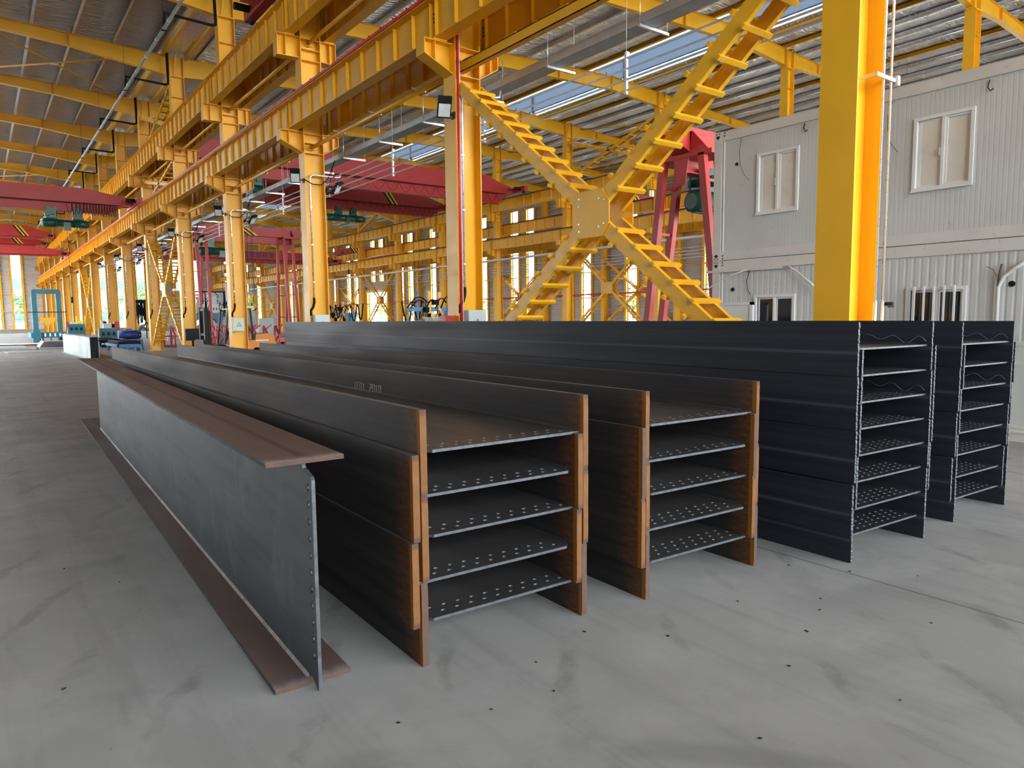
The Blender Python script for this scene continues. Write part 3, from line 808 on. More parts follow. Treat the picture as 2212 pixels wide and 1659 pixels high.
# ------------------------------------------------------------------ laced cross braces in the column rows
def brace_x(X, ya, za, yb, zb, dx=.46, cw=.20, nb=13, centre=True, step=.42, split=True):
    """two crossing laced members in the plane X, between (ya,za) top-far / (yb,zb) bottom-near and the mirror pair"""
    T = bpy.data.objects.new('cross_brace', None); COL.objects.link(T); T.location = (X, (ya + yb) / 2, 0)
    yc = (ya + yb) / 2
    for (p, q) in ((V((0, ya - yc, za)), V((0, yb - yc, zb))), (V((0, yb - yc, za)), V((0, ya - yc, zb)))):
        d = (q - p).normalized(); L = (q - p).length; nrm = V((1, 0, 0)).cross(d).normalized()
        if nrm.z < 0: nrm = -nrm
        mid = (p + q) / 2
        for s_ in (-1, 1):
            mb = MB(); o = V((s_ * dx / 2, 0, 0))
            for (a, b_) in (((p + o, mid + o - d * .20), (mid + o + d * .20, q + o)) if centre else ((p + o, q + o),)):
                mb.bar(a, b_, cw, .008, V((1, 0, 0)))
                for e in (-1, 1):
                    u = nrm * e * (cw / 2 - .004) + V((-s_ * .035, 0, 0))
                    mb.bar(a + u, b_ + u, .06, .008, nrm)
            ob('channel', mb, 'yellow', T)
        n = int(L / step)
        mb = MB()
        for i in range(1, n):
            c = p + d * (L * i / n)
            if (c - mid).length < .38: continue
            for e in (-1, 1):
                u = c + nrm * e * (cw / 2 + .024)
                mb.bar(u + V((-dx / 2 - .05, 0, 0)), u + V((dx / 2 + .05, 0, 0)), .060, .046, nrm)
                if split: ob('batten', mb, 'yellow', T); mb = MB()
        if not split: ob('batten', mb, 'yellow', T)
    if centre:
        mid = V((0, 0, (za + zb) / 2)); mb = MB()
        d1 = (V((0, yb - yc, zb)) - V((0, ya - yc, za))).normalized(); d2 = V((0, -d1.y, d1.z))
        for s_ in (-1, 1):
            pts = []
            for (d, e) in ((d1, 1), (d2, 1), (d1, -1), (d2, -1)):
                nn = V((0, -d.z, d.y)) * e
                c = mid + d * e * .40
                pts += [c - nn * .12, c + nn * .12]
            pts.sort(key=lambda v: math.atan2(v.z - mid.z, v.y))
            mb.prism([v + V((s_ * (dx / 2 + .006), 0, 0)) for v in pts], (s_ * .012, 0, 0))
            for d in (d1, d2):
                for e in (-1, 1):
                    for w_ in (-.045, .045):
                        c = mid + d * e * (.27 if w_ > 0 else .33) + V((0, -d.z, d.y)) * w_
                        mb.cyl(c + V((s_ * (dx / 2 + .018), 0, 0)), c + V((s_ * (dx / 2 + .032), 0, 0)), .014, 6, 1)
            ob('gusset_plate', mb, ['yellow', 'galv'], T); mb = MB()
    return T
zt, zb_ = 5.80, .42
T = brace_x(XA, YK(1) - .25, zt, YK(0) + .25, zb_, split=True)
tag(T, 'large laced yellow cross brace behind the black stack, between the two nearest columns', 'cross brace')
for k in (4, 8):
    T = brace_x(XA, YK(k + 1) - .25, zt, YK(k) + .25, .35, .46, .16, step=.5)
    tag(T, 'laced yellow cross brace between columns, %s' % ('behind the blue roller table' if k == 4 else 'far down the aisle behind the blue machines'), 'cross brace')
for k, zz in ((0, (8.7, 7.5)), (4, (8.7, 7.5)), (4, (11.9, 10.0)), (8, (11.9, 10.0))):
    T = brace_x(XA, YK(k + 1) - .25, zz[0], YK(k) + .25, zz[1], .40, .12, centre=False, step=.55)
    tag(T, 'slender laced yellow brace %s, %s bay of near row' % ('between the crane levels' if zz[0] < 9 else 'above the upper cranes', ORD[k]), 'cross brace')
for k in (3, 7, 11):
    for zz, nm in (((6.1, .4), 'below the crane girders'), ((12.3, 10.0), 'above the crane girders')):
        T = brace_x(XB, YK(k + 1) - .2, zz[0], YK(k) + .2, zz[1], .36, .12, centre=zz[0] < 7, step=.6)
        tag(T, 'laced yellow brace in far row %s, %s bay from right' % (nm, ORD[k]), 'cross brace')
for k in (4, 6, 11):
    for zz, nm in (((6.0, 1.0), 'lower'), ((8.6, 7.2), 'upper')):
        T = brace_x(XC - .45, YK(k + 1) - .2, zz[0], YK(k) + .2, zz[1], .3, .12, centre=False, step=.6)
        tag(T, 'laced yellow cross brace at the right outer wall, %s level, %s bay' % (nm, ORD[k]), 'cross brace')

# flat roof braces
def roof_brace(xa, xb_, k, lab):
    T = bpy.data.objects.new('roof_brace', None); COL.objects.link(T); T.location = (0, YK(k), 0)
    for (a, b_) in ((xa, xb_), (xb_, xa)):
        mb = MB().cyl((a, .1, roof_z(a) - .12), (b_, BAY - .1, roof_z(b_) - .12), .035, 8)
        ob('brace_rod', mb, 'yellow', T)
    mb = MB(); xm = (xa + xb_) / 2; mb.box(xm - .15, xm + .15, BAY / 2 - .15, BAY / 2 + .15, roof_z(xm) - .17, roof_z(xm) - .155); ob('crossing_plate', mb, 'galv', T)
    tag(T, lab, 'roof brace')
for k in (4, 8, 12):
    for i, (a, b_) in enumerate(((-6, 0.2), (.2, 6.6))):
        roof_brace(a, b_, k, 'crossed yellow pipes under the left aisle roof, %s bay, %s half' % (ORD[k], ('far left', 'column-side')[i]))
for k in (3, 4, 7, 11):
    for i, (a, b_) in enumerate(((31, 35.5), (35.5, 40))):
        roof_brace(a, b_, k, 'crossed yellow pipes under the outer roof near the right wall, %s bay, %s half' % (ORD[k], ('inner', 'wall-side')[i]))
# white rods across the outer roof purlins
mb = MB()
for k in range(0, 12):
    for (dx0) in (2.4, 2.6, 5.0, 5.2):
        for i in range(18):
            a = 8.6 + i * 1.8
            if 23 < a < 28: continue
            sgn = 1 if i % 2 else -1
            mb.cyl((a, YK(k) + dx0, roof_z(a) + .10), (a + 1.25, YK(k) + dx0 + .12 * sgn, roof_z(a + 1.25) + .10), .007, 5)
o = ob('sag_rod', mb, 'conduit'); tag(o, 'thin white sag rods laced between the roof purlins of the right hall', 'sag rods', None, 'stuff')

# ------------------------------------------------------------------ outer walls with window strips
def wall_with_strips(name, length_axis, fixed, a0, a1, z0, z1, holes, mats, thick=.12, out=1):
    """holes: list of (a, b, zlo, zhi) sorted; axis 'y' wall in plane x=fixed ; 'x' wall in plane y=fixed"""
    mb = MB()
    def bx(a, b_, c, d):
        if b_ - a < 1e-3 or d - c < 1e-3: return
        if length_axis == 'y': mb.box(fixed, fixed + thick * out, a, b_, c, d) if out > 0 else mb.box(fixed + thick * out, fixed, a, b_, c, d)
        else: mb.box(a, b_, fixed, fixed + thick, c, d)
    cur = a0
    for (a, b_, zl, zh) in holes:
        bx(cur, a, z0, z1); bx(a, b_, z0, zl); bx(a, b_, zh, z1); cur = b_
    bx(cur, a1, z0, z1)
    return struct(name, mb, mats)
WINN = [10]
def window_strip(axis, fixed, a, b_, zl, zh, frame_mat='yellow', jamb=.24):
    n = WINN[0]; WINN[0] += 1
    mb = MB(); d0, d1 = -.10, .02
    def bx(m, p, q, r, s_, e0=d0, e1=d1, mat=0):
        if axis == 'y': m.box(fixed + e0, fixed + e1, p, q, r, s_, mat)
        else: m.box(p, q, fixed + e0, fixed + e1, r, s_, mat)
    bx(mb, a - jamb, a, zl, zh, -.16, .0); bx(mb, b_, b_ + jamb, zl, zh, -.16, .0)
    o = struct('window_%d' % n, mb, frame_mat)
    mb = MB()
    z = zl; i = 0
    while z < zh:
        bx(mb, a, b_, z - .02, z + .02, .02, .06); z += 1.35
    bx(mb, a, a + .03, zl, zh, .02, .06); bx(mb, b_ - .03, b_, zl, zh, .02, .06)
    bx(mb, (a + b_) / 2 - .015, (a + b_) / 2 + .015, zl, zl + 1.35, .02, .06)
    ob('glazing_bar', mb, 'black', o)
    mb = MB(); bx(mb, a, b_, zl, zh, .035, .043); ob('pane', mb, 'glass', o)
# right outer wall
hol = []
doorY = (79.6, 85.6)
for k in range(1, NK):
    for (dy) in (2.75, 5.1):
        c = YK(k) + dy - .25
        if doorY[0] - 1 < c < doorY[1] + 1: hol.append((c - .55, c + .55, 6.2, 11.4))
        else: hol.append((c - .55, c + .55, 1.0, 11.4))
hw = [h for h in hol]
hol.sort()
# merge the door opening with the strips above it: build the wall in two bands
low = [h for h in hol if h[2] < 2]; hi = hol
mb = MB()
def bandY(a0, a1, z0, z1, holes):
    cur = a0
    for (a, b_) in holes: mb.box(XC, XC + .12, cur, a, z0, z1); cur = b_
    mb.box(XC, XC + .12, cur, a1, z0, z1)
mb.box(XC, XC + .12, YK(0), YEND, 11.4, 13.2)
bandY(YK(0), YEND, 6.2, 11.4, [(h[0], h[1]) for h in hi])
bandY(YK(0), YEND, 5.2, 6.2, [(h[0], h[1]) for h in low])
bandY(YK(0), YEND, 1.0, 5.2, sorted([(h[0], h[1]) for h in low] + [doorY]))
bandY(YK(0), YEND, 0, 1.0, [doorY])
struct('wall_right', mb, 'clad')
for h in hol: window_strip('y', XC, h[0], h[1], h[2], h[3])
# girts and posts on the right wall
proto = None
for k in range(1, NK):
    if proto is None:
        mb = MB()
        for z in (1.0, 3.1, 5.2, 7.3, 9.4, 11.4): mb.box(-.20, -.02, .3, BAY - .3, z - .04, z + .04)
        g = proto = ob('wall_girt', mb, 'yellow')
    else: g = proto.copy(); COL.objects.link(g)
    g.location = (XC, YK(k), 0)
    if YK(k) > 77 and YK(k) < 83: g.location.z = 0
    g['kind'] = 'structure'
# door frame in the right wall
mb = MB()
mb.box(XC - .25, XC + .1, doorY[0] - .3, doorY[0], 0, 5.5); mb.box(XC - .25, XC + .1, doorY[1], doorY[1] + .3, 0, 5.5); mb.box(XC - .25, XC + .1, doorY[0] - .3, doorY[1] + .3, 5.2, 5.5)
o = struct('door_1', mb, 'yellow')
q = ob('shutter_roll', MB().cyl((XC - .35, doorY[0], 5.0), (XC - .35, doorY[1], 5.0), .22, 14), 'white', o)

# end wall far down the hall
hx = []
for i in range(-8, 14):
    c = 4.55 + 2.5 * i
    if c < XL + 1 or c > XC - 1 or abs(c - XA) < .8 or abs(c - XB) < .8: continue
    if 21.5 < c < 27.0: hx.append((c - .55, c + .55, 6.0, 11.0)); continue
    hx.append((c - .55, c + .55, .55, 11.0))
wall_with_strips('wall_end', 'x', YEND, XL, XC, .5, 13.6, hx, 'clad')
struct('baseboard_end', MB().box(XL, XC, YEND - .12, YEND + .15, 0, .5), 'concrete_plinth')
for h in hx: window_strip('x', YEND, *h)
mb = MB()
for z in (.55, 2.9, 5.3, 7.6, 9.9): mb.box(XL, XC, YEND - .2, YEND - .02, z - .04, z + .04)
struct('trim_end_girts', mb, 'yellow_pale')
struct('wall_front_unseen', MB().box(XL, -7, YF, YF + .12, 0, 13.6).box(38, XC, YF, YF + .12, 0, 13.6), 'clad')  # unseen wall pieces added to narrow the daylight opening behind the camera
struct('wall_right_front_unseen', MB().box(XC, XC + .12, YF, YK(0), 7, 13.2), 'clad')  # unseen upper wall, added to cut daylight from the near right
# left outer wall (outside the picture, it keeps the aisle in shade)
hl_ = [(YF + 4 + 7.5 * i, YF + 8.4 + 7.5 * i, 1.0, 10.5) for i in range(7, 17)]  # unseen window openings added to let daylight into the far aisle
wall_with_strips('wall_left', 'y', XL, YF, YEND, 0, 14.2, hl_, 'clad', out=-1)

# ------------------------------------------------------------------ overhead cranes
def stripes(mb, x, y, z0, z1, n=4, w=.16, sl=.7, dirx=1):
    for i in range(n):
        a = x + dirx * i * w * 1.0
        p = [(a, y, z0), (a + w, y, z0), (a + w - sl * dirx, y, z1), (a - sl * dirx, y, z1)]
        mb.prism(p if dirx > 0 else p, (0, -.004, 0), i % 2)
def bridge(name, label, x0, x1, y, zr, lower_depth=.62, box=.86, stripe_x=None, hoist_x=None, festoon=True, taper=(True, True), group=None, w=.5, text=None, drop=.0):
    T = thing(name, label, 'crane', ((x0 + x1) / 2, y, 0), 0, group); xm = (x0 + x1) / 2
    a, b_ = x0 - xm + .5, x1 - xm - .5
    zt = zr + box + .22; zb = zr + .22 - drop
    mb = MB()
    pts = [(a, -w / 2, zb + .05)] + ([(a, -w / 2, zb + .40), (a + 2.0, -w / 2, zt)] if taper[0] else [(a, -w / 2, zt)]) + \
          ([(b_ - 2.0, -w / 2, zt), (b_, -w / 2, zb + .40)] if taper[1] else [(b_, -w / 2, zt)]) + [(b_, -w / 2, zb + .05), (b_ - .6, -w / 2, zb), (a + .6, -w / 2, zb)]
    mb.prism(pts, (0, w, 0))
    ob('bridge_box', mb, 'red', T)
    mb = MB()
    zl = zb - lower_depth
    mb.box(a + 1.0, b_ - 1.0, -.012, .012, zl, zb); mb.box(a + .9, b_ - .9, -.16, .16, zl - .025, zl)
    mb.prism([(a + .2, -.012, zb), (a + 1.0, -.012, zl), (a + 1.0, -.012, zb)], (0, .024, 0)); mb.prism([(b_ - .2, -.012, zb), (b_ - 1.0, -.012, zb), (b_ - 1.0, -.012, zl)], (0, .024, 0))
    for s_ in (-1, 1): mb.prism([(a + 1, s_ * .012, zb - .02), (a + 1, s_ * w / 2, zb), (a + 1, s_ * .012, zb)], (b_ - a - 2, 0, 0))
    ob('lower_rail_beam', mb, 'red', T)
    for s_, xx in ((-1, a - .25), (1, b_ + .25)):
        mb = MB().box(xx - .13, xx + .13, -1.5, 1.5, zr + .10, zr + .44)
        for e in (-1, 1): mb.cyl((xx - .05, e * 1.25, zr + .14), (xx + .05, e * 1.25, zr + .14), .15, 14, 1)
        for e in (-1, 1): mb.cyl((xx - s_ * .13, e * 1.0, zr + .30), (xx - s_ * .55, e * 1.0, zr + .30), .10, 12, 1)
        mb.box(min(xx, xx - s_ * .6), max(xx, xx - s_ * .6), -.3, .3, zr + .15, zr + .40)
        ob('end_carriage', mb, ['red', 'black'], T)
    if stripe_x is not None:
        mb = MB(); stripes(mb, stripe_x - xm, -w / 2 - .001, zb + .02, zt - .04, dirx=1)
        ob('warning_stripe', mb, ['black', 'warn'], T)
    if festoon:
        mb = MB(); n = 16; hxp = (hoist_x - xm) if hoist_x else 0
        mb.box(a + .5, b_ - .5, -w / 2 - .16, -w / 2 - .13, zb - .03, zb)
        xs = [hxp + (b_ - .6 - hxp) * (i / n) ** .8 for i in range(n + 1)]
        for p, q in zip(xs[:-1], xs[1:]):
            dd = .55 if q - p < 1.2 else .42
            mb.tube([(p + (q - p) * t / 8, -w / 2 - .145, zb - .04 - dd * (1 - (2 * t / 8 - 1) ** 2)) for t in range(9)], .012, 5)
        ob('festoon_cable', mb, 'black', T)
    if text:
        mb = MB(); random.seed(3)
        for i in range(6):
            x = text - xm + i * .62; zc = zb + box * .55
            for (p, q, h_, v_) in ((0, .42, .0, 1), (0, .42, .17, 1), (0, .42, -.17, 1), (.2, .2, -.2, 0), (.04, .04, -.2, 0), (.38, .38, -.15, 0)):
                if v_: mb.box(x + p, x + q, -w / 2 - .004, -w / 2, zc + h_ - .025, zc + h_ + .025)
                else: mb.box(x + p - .025, x + p + .025, -w / 2 - .004, -w / 2, zc - .2, zc + .2)
        mb.cyl((text - xm - .6, -w / 2 - .004, zb + box * .55), (text - xm - .6, -w / 2, zb + box * .55), .24, 16)
        ob('painted_lettering', mb, 'navy', T)
    return T, zl
def hoist(label, x, y, z, L=2.6, r=.24, hook_z=None, rot=0):
    """electric wire-rope hoist hanging with its trolley from a lower flange at height z"""
    T = thing('hoist', label, 'hoist', (x, y, z), rot)
    mb = MB()
    mb.tube([(-L / 2, 0, -.62), (-L / 2 + .06, 0, -.62), (-L / 2 + .06, 0, -.62), (-L / 2 + .62, 0, -.62)], [r * .7, r * .92, r * .95, r * .95], 20)
    for i in range(14):
        a = 2 * PI * i / 14; mb.bar((-L / 2 + .10, math.cos(a) * r * .97, -.62 + math.sin(a) * r * .97), (-L / 2 + .58, math.cos(a) * r * .97, -.62 + math.sin(a) * r * .97), .012, .03, (0, math.cos(a), math.sin(a)))
    ob('motor', mb, 'green', T)
    mb = MB(); mb.cyl((-L / 2 + .62, 0, -.62), (L / 2 - .62, 0, -.62), r * .88, 22)
    for xx in (-L / 2 + .62, -.02, L / 2 - .66): mb.cyl((xx, 0, -.62), (xx + .05, 0, -.62), r * 1.05, 22)
    ob('rope_drum', mb, 'green', T)
    mb = MB(); mb.tube([(L / 2 - .62, 0, -.62), (L / 2 - .15, 0, -.62), (L / 2, 0, -.62)], [r, r, r * .75], 20)
    ob('gearbox', mb, 'green', T)
    mb = MB()
    for xx in (-.55, .55):
        for s_ in (-1, 1): mb.box(xx - .19, xx + .19, s_ * .20 - .02, s_ * .20 + .02, -.40, .10)
        mb.box(xx - .24, xx + .24, -.20, .20, -.40, -.34); mb.box(xx - .10, xx + .10, -.34, .34, -.26, -.08)
        for s_ in (-1, 1):
            for e in (-.15, .15): mb.cyl((xx + e, s_ * .10, .06), (xx + e, s_ * .18, .06), .09, 12)
    mb.tube([(-.75, -.18, -.22), (-.75, -.52, -.22)], .13, 14)
    ob('trolley', mb, 'green', T)
    mb = MB().box(-.1, .2, -.34, -.20, -.98, -.60); ob('rope_guide', mb, 'green', T)
    if hook_z is not None:
        d = hook_z - z
        mb = MB()
        for e in ((-.10, 0), (.10, 0), (.16, -.04)): mb.cyl((e[0], e[1], -.80), (e[0], e[1], d + .3), .010, 6)
        ob('wire_rope', mb, 'black', T)
        mb = MB()
        for s_ in (-1, 1): mb.cyl((s_ * .10 - .03, 0, d + .25), (s_ * .10 + .03, 0, d + .25), .24, 18)
        mb.box(-.16, .16, -.07, .07, d + .02, d + .30)
        ob('hook_block', mb, 'warn', T)
        mb = MB(); mb.tube([(0, 0, d + .05), (0, 0, d - .15)] + [(.11 - .11 * math.cos(t * PI / 6) + 0, 0, d - .24 - .12 * math.sin(t * PI / 6)) for t in range(7)], .028, 8)
        ob('hook', mb, 'black', T)
    else:
        mb = MB()
        mb.cyl((.05, -.1, -.9), (.05, -.1, -4.2), .008, 6); mb.box(.0, .1, -.14, -.06, -4.5, -4.2)
        ob('pendant_cable', mb, 'black', T)
    return T
zrU, zrL = 10.0, 7.40
_, zl = bridge('overhead_crane', 'red bridge crane high in the right hall, the larger one passing behind the second column', 7.9, 29.6, 38.9, 9.72, group=None, box=.85, hoist_x=14.0, drop=.22)
hoist('green hoist behind the third column with a yellow sheave block hanging low', 11.8, 38.9, zl - .02, hook_z=2.45)
_, zl2 = bridge('overhead_crane', 'red bridge crane with slanting warning stripes high in the right hall', 7.9, 29.6, 47.6, 9.72, stripe_x=24.6, hoist_x=21.0, box=.90, drop=.1)
hoist('green electric hoist under the striped red crane between two near columns', 21.2, 47.6, zl2 + .02, L=2.9)
bridge('overhead_crane', 'dark red crane bridge with blue lettering low in the right hall', 7.9, 29.6, 69.0, 7.02, lower_depth=.3, text=19.6, box=.75)
bridge('overhead_crane', 'pinkish red crane with warning stripes beyond the far column row', 30.4, XC - .9, 31.8, 8.16, stripe_x=33.7, festoon=False, lower_depth=.25, box=.8)
bridge('overhead_crane', 'small red crane end with stripes seen above the far lower girder', 30.4, XC - .9, 72.0, 8.16, stripe_x=32.9, festoon=False, lower_depth=.25, box=.9)
_, zl3 = bridge('overhead_crane', 'red bridge crane crossing the left aisle with a green hoist', XL + 1, 7.1, 41.4, 7.28, box=.62, lower_depth=.42, hoist_x=3.8, w=.45, drop=.1)
hoist('green electric hoist under the red crane of the left aisle', 3.75, 41.4, zl3 + .02, L=2.0, r=.20)
bridge('overhead_crane', 'dark red upper crane with warning stripes far down the left aisle', XL + 1, 7.1, 88.0, 10.0, stripe_x=4.1, box=1.05, lower_depth=.2, festoon=False)
bridge('overhead_crane', 'dark red lower crane far down the left aisle, just above the window strips', XL + 1, 7.1, 76.0, 7.28, box=.68, lower_depth=.12, festoon=False)
bridge('overhead_crane', 'dark red striped crane between the two far cranes of the left aisle', XL + 1, 7.1, 97.0, 10.0, stripe_x=4.0, box=.95, lower_depth=.2, festoon=False)
bridge('overhead_crane', 'dark red crane end seen at the top edge over the nearest upper girder', XL + 1, 7.1, 20.2, 10.06, box=.62, lower_depth=.05, festoon=False)

# gantry cranes standing on the floor
def gantry(label, x0, x1, y, z, stripe_x=None, both=True):
    T = thing('gantry_crane', label, 'gantry crane', (x0, y, 0))
    W = x1 - x0
    mb = MB().prism([(-.6, -.25, z - .30), (-.25, -.25, z), (W + .5, -.25, z), (W + .9, -.25, z - .3), (W + .5, -.25, z - .55), (0, -.25, z - .55)], (0, .5, 0))
    ob('main_girder', mb, 'red', T)
    mb = MB().box(0, W, -.012, .012, z - .95, z - .55); mb.box(0, W, -.14, .14, z - .97, z - .945)
    ob('lower_rail_beam', mb, 'red', T)
    if stripe_x is not None:
        mb = MB(); stripes(mb, stripe_x, -.251, z - .53, z - .03); ob('warning_stripe', mb, ['black', 'warn'], T)
    for xx in ([0, W] if both else [0]):
        s = 1 if xx == 0 else -1
        mb = MB()
        mb.box(xx - .02, xx + .72, -.85, .85, z - .66, z - .56) if xx == 0 else mb.box(xx - .72, xx + .02, -.85, .85, z - .66, z - .56)
        mb.prism([(xx - .012, -.75, z - .56), (xx - .012, .75, z - .56), (xx - .012, .32, z - .1), (xx - .012, -.32, z - .1)], (.024, 0, 0))
        mb.prism([(xx - .012, -.30, z - .1), (xx - .012, .30, z - .1), (xx - .012, .12, z - 1.25), (xx - .012, -.12, z - 1.25)], (.024, 0, 0))
        ob('leg_head', mb, 'red', T)
        for sy in (-1, 1):
            mb = MB()
            tops = [V((xx + s * .05, sy * .55, z - .62)), V((xx + s * .60, sy * .55, z - .62))]
            bots = [V((xx + s * .05, sy * 1.15, .35)), V((xx + s * .55, sy * 1.15, .35))]
            for a, b_ in zip(tops, bots): mb.bar(a, b_, .17, .14, (1, 0, 0))
            for t in (.12, .34, .56, .78): mb.bar(tops[0].lerp(bots[0], t), tops[1].lerp(bots[1], t), .06, .06)
            ob('leg', mb, 'red', T)
        mb = MB().box(xx - .05 if s > 0 else xx - .65, xx + .65 if s > 0 else xx + .05, -1.7, 1.7, .14, .42)
        for sy in (-1.35, 1.35): mb.cyl((xx + s * .2, sy, .16), (xx + s * .42, sy, .16), .16, 16, 1)
        ob('ground_beam', mb, ['red', 'black'], T)
    return T
gantry('red gantry crane on A-shaped ladder legs, standing at the end of the containers', 13.0, 22.0, 10.85, 5.80)
hoist('dark green hoist hanging between the legs of the near red gantry', 14.3, 10.85, 4.86, L=1.9, r=.26, rot=.0, hook_z=1.6)
gantry('dark red gantry crane with ladder legs far behind the second and third columns', 10.4, 16.2, 45.0, 7.25, stripe_x=3.1)
hoist('green hoist under the far red gantry, seen between the third and fourth columns', 11.9, 45.0, 6.30, L=2.4, r=.24, hook_z=None)


# ------------------------------------------------------------------ things fixed to the near column row
# cable tray on hangers
mb = MB(); y0, y1 = YF, 70
mb.box(-.15, -.147, y0, y1, 0, .14); mb.box(.147, .15, y0, y1, 0, .14); mb.box(-.15, .15, y0, y1, 0, .003); mb.box(-.152, .152, y0, y1, .14, .143)
o = ob('cable_tray', mb, 'galv_tray', None, (8.36, 0, 5.96)); tag(o, 'long grey galvanised cable tray hanging behind the near column row', 'cable tray')
proto = None; i = 0
y = 1.2
while y < 68:
    if proto is None:
        mb = MB().box(-.19, .46, -.02, .02, -.045, -.005)
        mb.cyl((-.17, 0, -.05), (-.17, 0, .64), .006, 6); mb.cyl((.44, 0, -.05), (.44, 0, .95), .006, 6)
        mb.bar((-.45, 0, .66), (-.10, 0, .64), .04, .04); mb.cyl((-.17, 0, .62), (-.17, 0, .68), .03, 8)
        o = proto = ob('tray_hanger', mb, ['conduit'])
    else: o = proto.copy(); COL.objects.link(o)
    o.location = (8.36, y, 5.96)
    tag(o, 'thin rod hanger with a white crossbar under the grey cable tray', 'hanger', 'hangers of the cable tray'); y += 2.15
# conductor rods
for i in range(4):
    o = ob('conductor_bar', MB().cyl((0, -8, 0), (0, 62, 0), .016, 8), 'galv_tray', None, (8.02, 0, 4.99 + i * .155))
    tag(o, 'thin grey conductor bar behind the near columns, %s' % ('lowest of the four', 'second from below of the four', 'second from above of the four', 'highest of the four')[i], 'conductor bar', 'conductor bars')
proto = None
for k in range(0, 8):
    for half in (0, 1):
        key = 'ch%d' % half
        if key not in meshes:
            mb = MB()
            if half: mb.box(-.02, .02, -.02, .02, -.06, .55); mb.box(-.02, .05, -.02, .02, .53, .56); mb.cyl((0, 0, .55), (0, 0, 1.625), .005, 6)
            else:
                for i in range(4): mb.box(-.22, .0, -.015, .015, i * .155 - .01, i * .155 + .01); mb.box(-.03, .02, -.02, .02, i * .155 - .03, i * .155 + .05)
            meshes[key] = mb.mesh('bar_holder', 'white')
        o = ob('bar_holder', meshes[key], None, None, (8.02, YK(k) + half * BAY / 2 + (0 if half else -.02), 4.99))
        tag(o, ('hanging white holder of the four conductor bars, mid-bay' if half else 'white bracket holding the four conductor bars on a column'), 'holder', 'mid-bay conductor bar holders' if half else 'conductor bar brackets on the columns')
# white conduits up the column webs
for k in range(1, 8):
    mb = MB()
    xb = -.15; yb = -.21; zt = 5.35 + (.3 if k == 1 else 0)
    mb.tube([(xb, yb, 2.15), (xb, yb, zt)] + [(xb + .12 - .12 * math.cos(t * PI / 8), yb, zt + .12 * math.sin(t * PI / 8)) for t in range(1, 5)] + [(.62, yb, zt + .12), (.70, yb, zt + .14), (.74, yb, zt + .26)], .024, 10)
    for z in (2.6, 3.6, 4.6): mb.box(xb - .032, xb + .032, yb - .028, yb + .028, z, z + .02)
    o = ob('conduit', mb, 'conduit', None, (XA, YK(k), 0)); tag(o, 'bright metal conduit running up the %s near column from its switch box' % ORD[k - 1 + 1], 'conduit', 'conduits on the near columns')
    mb = MB(); mb.tube([(xb, yb, 2.18), (xb, yb, 2.05), (xb - .04, yb, 1.92), (xb - .10, yb + .0, 1.84), (xb - .10, yb, 1.70)], .034, 10); q = ob('flexible_sleeve', mb, 'rubber', o); q['label'] = 'black flexible sleeve'
# red and white drop pipes on the second column
for dx, dia, mt, nm, lab in ((-.245, .022, 'red_line', 'sprinkler_pipe', 'thin red pipe running down the edge of the second column'), (-.205, .012, 'white_pipe', 'drop_cable', 'thin white cable beside the red pipe on the second column')):
    o = ob(nm, MB().cyl((0, 0, 1.5), (0, 0, 6.9), dia, 8), mt, None, (XA + dx, YK(1) - .235, 0)); tag(o, lab, 'pipe')
# pipes on the container column
for i, (dx, dy) in enumerate(((.17, -.24), (.33, -.24))):
    mb = MB().cyl((0, 0, 1.3), (0, 0, 11.5), .014, 8)
    mb.cyl((0, 0, 1.3), (0, 0, 1.75), .022, 8)
    o = ob('drop_pipe', mb, 'conduit', None, (XA + dx, YK(0) + dy, 0)); tag(o, 'thin white drop pipe on the column before the containers, %s one' % ('left', 'right')[i], 'pipe', 'drop pipes on the container column')
mb = MB().box(-.02, .42, -.27, -.255, 4.04, 4.08); mb.box(-.02, .0, -.255, -.02, 4.04, 4.08); mb.box(.38, .43, -.29, -.22, 4.01, 4.11)
o = ob('pipe_clamp', mb, 'galv', None, (XA, YK(0), 0)); tag(o, 'small galvanised strut clamp holding two pipes on the container column', 'clamp')
o = ob('socket_hook', MB().cyl((0, 0, 0), (0, -.1, 0), .02, 8).cyl((0, -.05, -.03), (.12, -.05, -.03), .008, 6), 'black', None, (XA + .36, YK(0) - .24, 1.72)); tag(o, 'small black valve at the foot of the drop pipes', 'valve')

# switch boxes with warning triangles
def warn_box(label, x, y, z, w=.38, h=.50):
    T = thing('switch_box', label, 'electrical box', (x, y, z))
    mb = MB().box(-w / 2, w / 2, -.10, .10, 0, h); mb.box(w / 2, w / 2 + .012, -.07, -.02, h * .18, h * .42)
    mb.box(-w / 2 + .012, w / 2 - .012, -.108, -.10, .012, h - .012)
    ob('cabinet', mb, 'box_grey', T)
    c = (0, h * .47); r = .105
    tri = lambda r_, yy: [(c[0] + r_ * math.cos(PI / 2 + 2 * PI * i / 3), yy, c[1] + r_ * math.sin(PI / 2 + 2 * PI * i / 3)) for i in range(3)]
    mb = MB().prism(tri(r, -.108), (0, -.002, 0), 0).prism(tri(r * .78, -.110), (0, -.002, 0), 1)
    bolt = [(.012, .05), (-.022, -.002), (-.002, .002), (-.012, -.04), (.022, .010), (.002, .006)]
    mb.prism([(c[0] + a, -.112, c[1] + b_) for a, b_ in bolt], (0, -.002, 0), 0)
    q = ob('warning_sign', mb, ['black', 'warn'], T); q['label'] = 'yellow triangle with a black lightning bolt'
    return T
warn_box('pale grey switch box with yellow warning triangle on the third column, beside the fork-lift', XA - .09, YK(3) - .31, 1.20, .36, .46)
warn_box('pale grey switch box on the second column from the container, half behind the black stack', XA - .02, YK(2) - .31, 1.20, .40, .52)
